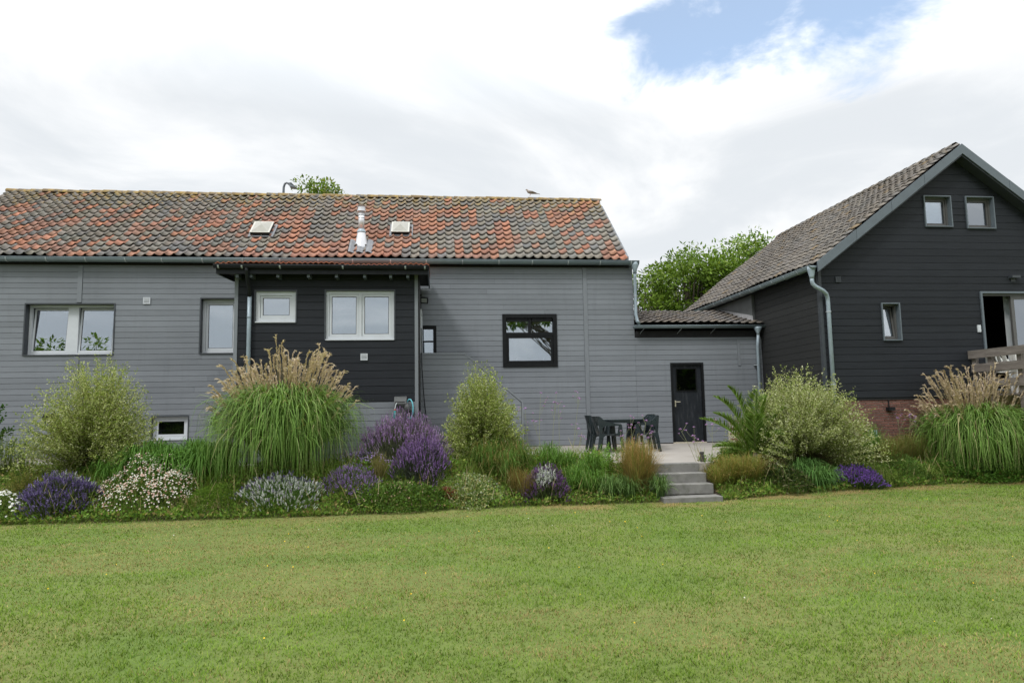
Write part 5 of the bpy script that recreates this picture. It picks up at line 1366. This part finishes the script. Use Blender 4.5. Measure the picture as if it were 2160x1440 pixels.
# ================================================================== THINGS ON AND AROUND THE HOUSES
def copy_tree(o, loc, rz, label):
    c = o.copy(); C.objects.link(c); c.location = loc; c.rotation_euler = (0, 0, rz); c['label'] = label
    for ch in o.children:
        d = ch.copy(); C.objects.link(d); d.parent = c
    return c
def garden_chair(name, label, m, group):
    t = thing(name, label, 'chair', (0, 0, 0), group)
    # facing +x; seat, slatted back, two arm bands that sweep down from the back, four splayed legs
    s = MB()
    gx_, gy_ = 6, 6; V = []
    for a in range(gx_ + 1):
        for b_ in range(gy_ + 1):
            u = -.22 + .46 * a / gx_; v = -.235 + .47 * b_ / gy_
            V.append((u, v, .425 - .02 * math.cos(v * 6) - .012 * (a == 0) + (-.02 if a == gx_ else 0)))
    nb = len(V); V += [(p[0], p[1], p[2] - .022) for p in V]; q = gy_ + 1
    F = [(i * q + j, (i + 1) * q + j, (i + 1) * q + j + 1, i * q + j + 1) for i in range(gx_) for j in range(gy_)]
    F += [tuple(nb + k for k in f[::-1]) for f in F]
    rim = [i * q for i in range(gx_ + 1)] + [gx_ * q + j for j in range(1, q)] + [i * q + gy_ for i in range(gx_ - 1, -1, -1)] + [j for j in range(gy_ - 1, 0, -1)]
    F += [(rim[k], rim[k] + nb, rim[(k + 1) % len(rim)] + nb, rim[(k + 1) % len(rim)]) for k in range(len(rim))]
    s.add(V, F); obj('seat', s, m, t, True)
    bk = MB()
    def bx(z): return -.23 - (z - .42) * .30
    def band(z0, z1, y0, y1):
        n_ = 6
        for k in range(n_):
            ya, yb = y0 + (y1 - y0) * k / n_, y0 + (y1 - y0) * (k + 1) / n_
            cv = lambda y_: .10 * (y_ / .26) ** 2
            bk.add([(bx(z0) + cv(ya), ya, z0), (bx(z0) + cv(yb), yb, z0), (bx(z1) + cv(yb), yb, z1), (bx(z1) + cv(ya), ya, z1),
                    (bx(z0) + cv(ya) - .02, ya, z0), (bx(z0) + cv(yb) - .02, yb, z0), (bx(z1) + cv(yb) - .02, yb, z1), (bx(z1) + cv(ya) - .02, ya, z1)],
                   [(0, 1, 2, 3), (5, 4, 7, 6), (3, 2, 6, 7), (1, 0, 4, 5), (0, 3, 7, 4), (2, 1, 5, 6)])
    band(.70, .84, -.25, .25); band(.41, .50, -.25, .25)
    for y_ in (-.245, -.125, -.03, .065, .16): band(.50, .70, y_, y_ + .065)
    obj('backrest', bk, m, t)
    for sg in (-1, 1):
        y0 = sg * .25; y1 = y0 + sg * .045
        y0, y1 = min(y0, y1), max(y0, y1)
        a = MB().prism([(-.30, .83), (-.255, .835), (-.14, .735), (.0, .685), (.14, .665), (.25, .655), (.268, .625), (.14, .615), (-.02, .615), (-.15, .61), (-.20, .56), (-.215, .42), (-.26, .42)], 'y', y0, y1)
        obj('armrest', a, m, t)
        obj('leg', MB().prism([(.268, .63), (.20, .62), (.17, .45), (.10, .42), (.22, .36), (.255, .0), (.315, .0)], 'y', y0, y1), m, t)
        obj('leg', MB().prism([(-.265, .44), (-.10, .43), (-.20, .34), (-.275, .0), (-.335, .0)], 'y', y0, y1), m, t)
    return t
def chz(y): return patio_z(y)
ch = garden_chair('garden_chair', 'dark plastic garden chair nearest the wall on the left side of the table', M['dark_plastic'], 'dark chairs round the patio table')
ch.location = (3.98, 16.5, chz(16.55)); ch.rotation_euler = (0, 0, R(-4))
copy_tree(ch, (3.98, 15.78, chz(15.78)), R(3), 'dark plastic garden chair at the left front of the table')
copy_tree(ch, (4.86, 15.85, chz(15.85)), R(183), 'dark plastic garden chair at the right front of the table')
copy_tree(ch, (5.02, 16.6, chz(16.6)), R(176), 'dark plastic garden chair nearest the wall on the right side of the table')
wc = garden_chair('white_chair', 'white plastic chair on the deck behind the railing', M['white_plastic'], None)
wc.location = (13.2, 14.35, 1.14); wc.rotation_euler = (0, 0, R(10)); wc.scale = (1.22, 1.2, 1.24)
T = thing('garden_table', 'dark oval plastic table with chairs on the patio', 'table', (4.42, 16.15, chz(16.15)))
n_ = 28; ov = [(4.42 + .58 * math.copysign(abs(math.cos(a)) ** .8, math.cos(a)), 16.15 + .46 * math.copysign(abs(math.sin(a)) ** .8, math.sin(a))) for a in [2 * math.pi * k / n_ for k in range(n_)]]
zt = chz(16.15) + .745
obj('table_top', MB().prism(ov, 'z', zt - .025, zt).prism([(4.42 + (p[0] - 4.42) * .97, 16.15 + (p[1] - 16.15) * .97) for p in ov], 'z', zt - .075, zt - .0255), M['dark_plastic'], T)
for sx in (-1, 1):
    for sy_ in (-1, 1):
        obj('leg', MB().tube([(4.42 + sx * .36, 16.15 + sy_ * .26, zt - .07), (4.42 + sx * .44, 16.15 + sy_ * .33, zt - .745)], [.045, .03], 8), M['dark_plastic'], T)
#obj('drip_mark', MB().box(4.30, 4.315, 15.684, 15.70, zt - .06, zt - .001), M['white_plastic'], T)
# black reclining chair half hidden by the left shrub
Rc = thing('recliner', 'black metal recliner half hidden behind the left shrub', 'recliner', (-7.95, 15.6, patio_z(15.6)))
zb = patio_z(15.6)
def bar(pts, r_=.013): return MB().tube([(p[0], p[1], p[2] + zb) for p in pts], r_, 8)
for yy in (15.35, 15.90):
    obj('side_frame', bar([(-8.30, yy, .03), (-8.34, yy, .12), (-8.30, yy, .42), (-8.05, yy, .62), (-7.60, yy, .62), (-7.40, yy, .40), (-7.35, yy, .02), (-8.22, yy, .02)]), M['black_pvc'], Rc)
    obj('back_rail', bar([(-7.75, yy, .40), (-8.0, yy, .72), (-8.18, yy, 1.05), (-8.14, yy, 1.10)]), M['black_pvc'], Rc)
obj('back_sling', MB().add([(-7.78, 15.37, zb + .42), (-7.78, 15.88, zb + .42), (-8.16, 15.88, zb + 1.07), (-8.16, 15.37, zb + 1.07), (-7.77, 15.37, zb + .41), (-7.77, 15.88, zb + .41), (-8.15, 15.88, zb + 1.065), (-8.15, 15.37, zb + 1.065)], [(0, 1, 2, 3), (7, 6, 5, 4), (0, 4, 5, 1), (2, 6, 7, 3), (1, 5, 6, 2), (0, 3, 7, 4)]), M['black_pvc'], Rc)
obj('seat_sling', MB().box(-7.78, -7.30, 15.37, 15.88, zb + .40, zb + .41), M['black_pvc'], Rc)
obj('head_pillow', MB().box(-8.19, -8.11, 15.40, 15.85, zb + .96, zb + 1.12), M['black_pvc'], Rc)
for x_ in (-8.30, -7.36): obj('foot_bar', MB().tube([(x_, 15.35, zb + .03), (x_, 15.90, zb + .03)], .013, 8), M['black_pvc'], Rc)

# hose reel
TEAL = pbr('teal_plastic', (.03, .30, .30), .4, .1, 6)
BLUE = pbr('pale_blue_hose', (.12, .42, .50), .45, .1, 6)
RB = pbr('dark_reel_plastic', (.035, .037, .038), .45, .1, 6)
Hr = thing('hose_reel', 'grey wall-mounted hose reel box with blue ring on the extension', 'hose reel', (-.69, 15.0, .8))
pf = [(14.80, .80), (14.80, 1.10), (14.82, 1.18), (14.90, 1.26), (15.02, 1.29), (15.12, 1.28), (15.12, .80)]
obj('housing', MB().prism(pf, 'x', -.88, -.64), RB, Hr)
obj('top_lip', MB().prism([(14.785, 1.14), (14.80, 1.21), (14.90, 1.285), (15.02, 1.305), (15.10, 1.30), (15.10, 1.285), (15.02, 1.29), (14.905, 1.265), (14.815, 1.195), (14.80, 1.14)], 'x', -.89, -.63), pbr('reel_grey', (.075, .08, .08), .45, .1, 6), Hr)
obj('slot', MB().box(-.865, -.665, 14.79, 14.80, 1.10, 1.185).box(-.865, -.665, 14.775, 14.79, 1.085, 1.10), M['seal'], Hr)
ring = [(-.565 + .075 * math.cos(a), 14.86 + .05 * math.cos(a) * -1, 1.03 + .205 * math.sin(a)) for a in [2 * math.pi * k / 28 for k in range(29)]]
obj('drum', MB().lathe((-.60, 14.96, 1.03), [(.19, -.05), (.20, 0), (.19, .05)], 24, Matrix.Rotation(R(62), 3, 'Y') ), RB, Hr)
obj('ring', MB().tube(ring, .014, 8), BLUE, Hr)
obj('hose', MB().tube([(-.83, 14.80, 1.16), (-.85, 14.74, 1.13), (-.865, 14.72, 1.05), (-.868, 14.72, 1.02)], .010, 8), pbr('hose_grey', (.40, .44, .45), .4, .1), Hr)
nz = obj('nozzle', MB().lathe((-.868, 14.72, .83), [(.020, 0), (.030, .01), (.026, .08), (.020, .13), (.022, .15), (.014, .19)], 12), TEAL, Hr, True)
obj('nozzle_collar', MB().lathe((-.868, 14.72, 1.0), [(.02, 0), (.024, .01), (.018, .03)], 12), pbr('rust_red', (.35, .06, .05), .5, .1), Hr)
# floodlight
Fl = thing('floodlight', 'small black floodlight on the right flank of the extension', 'floodlight', (-.33, 16.5, 3.75))
obj('bracket', MB().box(-.365, -.33, 16.40, 16.60, 3.74, 3.78).box(-.345, -.33, 16.47, 16.53, 3.60, 3.74), M['black_pvc'], Fl)
mx = Matrix.Translation((-.27, 16.42, 3.63)) @ Matrix.Rotation(R(25), 4, 'X') @ Matrix.Rotation(R(-15), 4, 'Z')
obj('housing', MB().box(-.09, .09, -.0, .07, -.075, .075).xform(mx), M['black_pvc'], Fl)
obj('lens', MB().box(-.065, .065, -.008, .0, -.045, .055).xform(mx), M['frost'], Fl)
# loose cable
Cb = thing('loose_cable', 'thin black cable hanging loose in front of the stair wall', 'cable', (-.25, 16.15, 1.0))
obj('cable', MB().tube([(-.34, 16.35, 2.95), (-.33, 16.10, 2.6), (-.325, 16.12, 2.0), (-.28, 16.13, 1.3), (-.22, 16.14, .7), (-.19, 16.15, .02)], .011, 6), M['black_pvc'], Cb)
# bollard lamp
Bo = thing('bollard_lamp', 'short dark bollard lamp at the top of the steps', 'lamp', (5.20, 13.12, patio_z(13.1)))
obj('post', MB().lathe((5.20, 13.12, patio_z(13.1)), [(.04, -.02), (.04, .13), (.034, .135), (.034, .16), (.044, .165), (.044, .195), (.038, .20)], 14), pbr('dark_weathered_metal', (.045, .042, .038), .6, .3, 20), Bo)
# small grey box in front of plinth
Bx = thing('service_box', 'pale grey service post beside the brick plinth', 'service box', (9.95, 14.75, -.1))
obj('body', MB().box(9.86, 10.0, 14.68, 14.84, -.2, .36), M['zinc_light'], Bx)
for k in range(3): obj('groove', MB().box(9.87, 9.99, 14.672, 14.68, .12 + k * .07, .14 + k * .07), M['zinc'], Bx)
# pigeon
Pg = thing('pigeon', 'grey-brown pigeon standing on the roof ridge', 'pigeon', (3.03, 21.0, 7.76))
PC = pbr('pigeon_feathers', (.30, .26, .235), .8, .15, 30)
px, py, pz = 3.03, 21.0, 7.775
body = MB().tube([(px + .24, py, pz + .055), (px + .16, py, pz + .07), (px + .08, py, pz + .088), (px, py, pz + .10), (px - .055, py, pz + .118), (px - .085, py, pz + .15), (px - .105, py, pz + .178), (px - .125, py, pz + .178), (px - .138, py, pz + .172)], [.012, .028, .046, .055, .05, .034, .026, .022, .008], 12)
obj('body', body, PC, Pg, True)
obj('beak', MB().tube([(px - .135, py, pz + .173), (px - .158, py, pz + .166)], [.007, .002], 6), M['seal'], Pg)
obj('tail', MB().add([(px + .16, py - .025, pz + .075), (px + .16, py + .025, pz + .075), (px + .31, py + .03, pz + .038), (px + .31, py - .03, pz + .038), (px + .16, py, pz + .06), (px + .31, py, pz + .03)], [(0, 1, 2, 3), (0, 3, 5, 4), (1, 4, 5, 2)]), PC, Pg)
for s_ in (-1, 1):
    obj('leg', MB().tube([(px + .01, py + s_ * .022, pz + .06), (px, py + s_ * .022, pz), (px - .02, py + s_ * .022, pz - .012)], .005, 5), pbr('pigeon_leg', (.35, .12, .10), .6), Pg)
    wg = MB().tube([(px - .03, py + s_ * .045, pz + .115), (px + .06, py + s_ * .05, pz + .10), (px + .19, py + s_ * .025, pz + .075)], [.022, .03, .006], 8)
    obj('wing', wg, pbr('pigeon_wing', (.22, .19, .175), .8, .2, 30), Pg, True)
# street lamp behind the ridge
Sl = thing('street_lamp', 'grey swan-neck street lamp poking above the roof ridge', 'street lamp', (-5.75, 26.0, -.1))
GM = pbr('lamp_post_grey', (.10, .12, .14), .45, .1, 6)
obj('post', MB().tube([(-5.75, 26, -.1), (-5.74, 26, 4), (-5.71, 26, 9.2), (-5.70, 26, 9.55), (-5.66, 26, 9.68), (-5.60, 26, 9.72), (-5.54, 26, 9.70), (-5.47, 26, 9.63)], [.09, .08, .045, .042, .04, .038, .036, .034], 10), GM, Sl, True)
obj('lamp_head', MB().add([(-5.52, 25.9, 9.69), (-5.40, 25.88, 9.70), (-5.22, 25.9, 9.52), (-5.46, 25.88, 9.55), (-5.52, 26.1, 9.69), (-5.40, 26.12, 9.70), (-5.22, 26.1, 9.52), (-5.46, 26.12, 9.55)], [(0, 1, 2, 3), (7, 6, 5, 4), (0, 4, 5, 1), (1, 5, 6, 2), (2, 6, 7, 3), (3, 7, 4, 0)]), GM, Sl)
obj('lamp_lens', MB().box(-5.44, -5.24, 25.92, 26.08, 9.505, 9.525), M['frost'], Sl)

# ================================================================== TREES
def tree(label, x, y, z0, trunk_h, ctr, rad, nblob, nleaf, pal, wts, leaf=.16, seed=1, fl=.55):
    rs = np.random.default_rng(seed)
    t = thing('tree', label, 'tree', (x, y, z0))
    tr = MB(); cx, cy, cz = ctr
    tr.tube([(x, y, z0), (x + .05, y, z0 + trunk_h * .5), (x + (cx - x) * .5, y, z0 + trunk_h), (cx, cy, cz)], [.22, .18, .13, .05], 10)
    g = G(); cents = []
    for k in range(nblob):
        d = rs.normal(0, 1, 3); d /= np.linalg.norm(d); r = rs.uniform(.55, 1.0)
        c = np.array(ctr) + d * np.array(rad) * r; cents.append(c)
        tr.tube([(cx * .4 + x * .6, cy * .4 + y * .6, z0 + trunk_h * rs.uniform(.7, 1.1)), tuple((c + np.array([cx, cy, cz])) / 2 + [0, 0, -.15]), tuple(c)], [.05, .03, .008], 5, False)
    k = rs.integers(0, nblob, nleaf); br = min(rad) * fl * rs.uniform(.55, 1.1, nblob)
    d = rs.normal(0, 1, (nleaf, 3)); d = unit(d) * (rs.random(nleaf)[:, None] ** .45)
    p = np.array(cents)[k] + d * br[k][:, None] * np.array([1, 1, .8])
    # sprigs hanging outwards
    dd = d + rs.normal(0, .6, (nleaf, 3)) + np.array([0, 0, -.25])
    tone = (.72 + .5 * rs.random(nblob))[k][:, None]
    leaves(g, p, dd, leaf * rs.uniform(.6, 1.3, nleaf), leaf * .42 * rs.uniform(.7, 1.3, nleaf), np.clip(mixpal(pal, wts, nleaf, .2) * tone, 0, 1))
    obj('trunk', tr, M['bark'], t); g.build('crown', M['plant'], t)
    return t
TG = [(.13, .20, .04), (.18, .26, .055), (.08, .135, .028), (.25, .32, .09)]
tree('tall bright green tree behind the link, nearest the black roof', 13.0, 27.5, -.1, 4, (12.9, 27.5, 6.0), (2.4, 1.8, 2.2), 56, 13000, TG, (.4, .3, .2, .1), .19, 21)
tree('bright green tree in the middle behind the link roof', 10.4, 27.0, -.1, 3.5, (10.4, 27.0, 5.7), (2.1, 1.6, 2.2), 44, 10500, TG, (.4, .3, .2, .1), .19, 22)
tree('loose sparse green tree beside the end of the tiled roof', 8.3, 26.5, -.1, 3, (8.1, 26.5, 5.1), (1.5, 1.3, 2.1), 34, 5600, TG, (.4, .35, .15, .1), .18, 23)
tree('green tree whose top rises above the roof ridge', -4.6, 28.5, -.1, 7, (-4.75, 28.5, 9.6), (1.15, 1.0, 1.15), 26, 5200, [(.13, .20, .04), (.20, .27, .06), (.08, .13, .03), (.28, .28, .08)], (.4, .3, .2, .1), .17, 24)
# greenery across the lawn, seen only as reflections in the panes
mh = G(); n = 9000
x = rng.uniform(-34, 34, n); z = rng.uniform(-.7, 1, n) * 1.9 + 1.2; y = -15 + rng.normal(0, .45, n)
z = np.minimum(z * 1.4, 3.9 + .7 * fbm(x * .5, x * 0, 3))
leaves(mh, np.stack([x, y, z], -1), rng.normal(0, 1, (n, 3)), .5, .3, mixpal([(.05, .09, .025), (.08, .13, .035)], (.6, .4), n))
Hg = thing('hedge', 'long clipped hedge across the lawn, mirrored in the dark door pane', 'hedge', (0, -15, -.75))
mh.build('foliage', M['plant'], Hg)
obj('stems', MB().box(-34, 34, -15.2, -14.8, -.75, 3.9), pbr('hedge_core', (.02, .03, .012), .95), Hg)
tree('tree across the lawn mirrored in the tilted left window', -21.8, -4.5, -.75, 5, (-21.8, -4.5, 7.2), (1.8, 1.5, 1.9), 22, 2200, TG, (.4, .3, .2, .1), .34, 31)
tree('tree across the lawn mirrored in the right sash of the left window', -18.9, -4.5, -.75, 5, (-18.9, -4.5, 7.4), (1.4, 1.3, 2.2), 16, 900, TG, (.4, .3, .2, .1), .34, 32)
tree('tree across the lawn mirrored in the fanlights', 11.0, -14.0, -.75, 6.6, (6.9, -14.0, 7.6), (2.4, 1.3, .5), 22, 900, TG, (.4, .3, .2, .1), .34, 33)
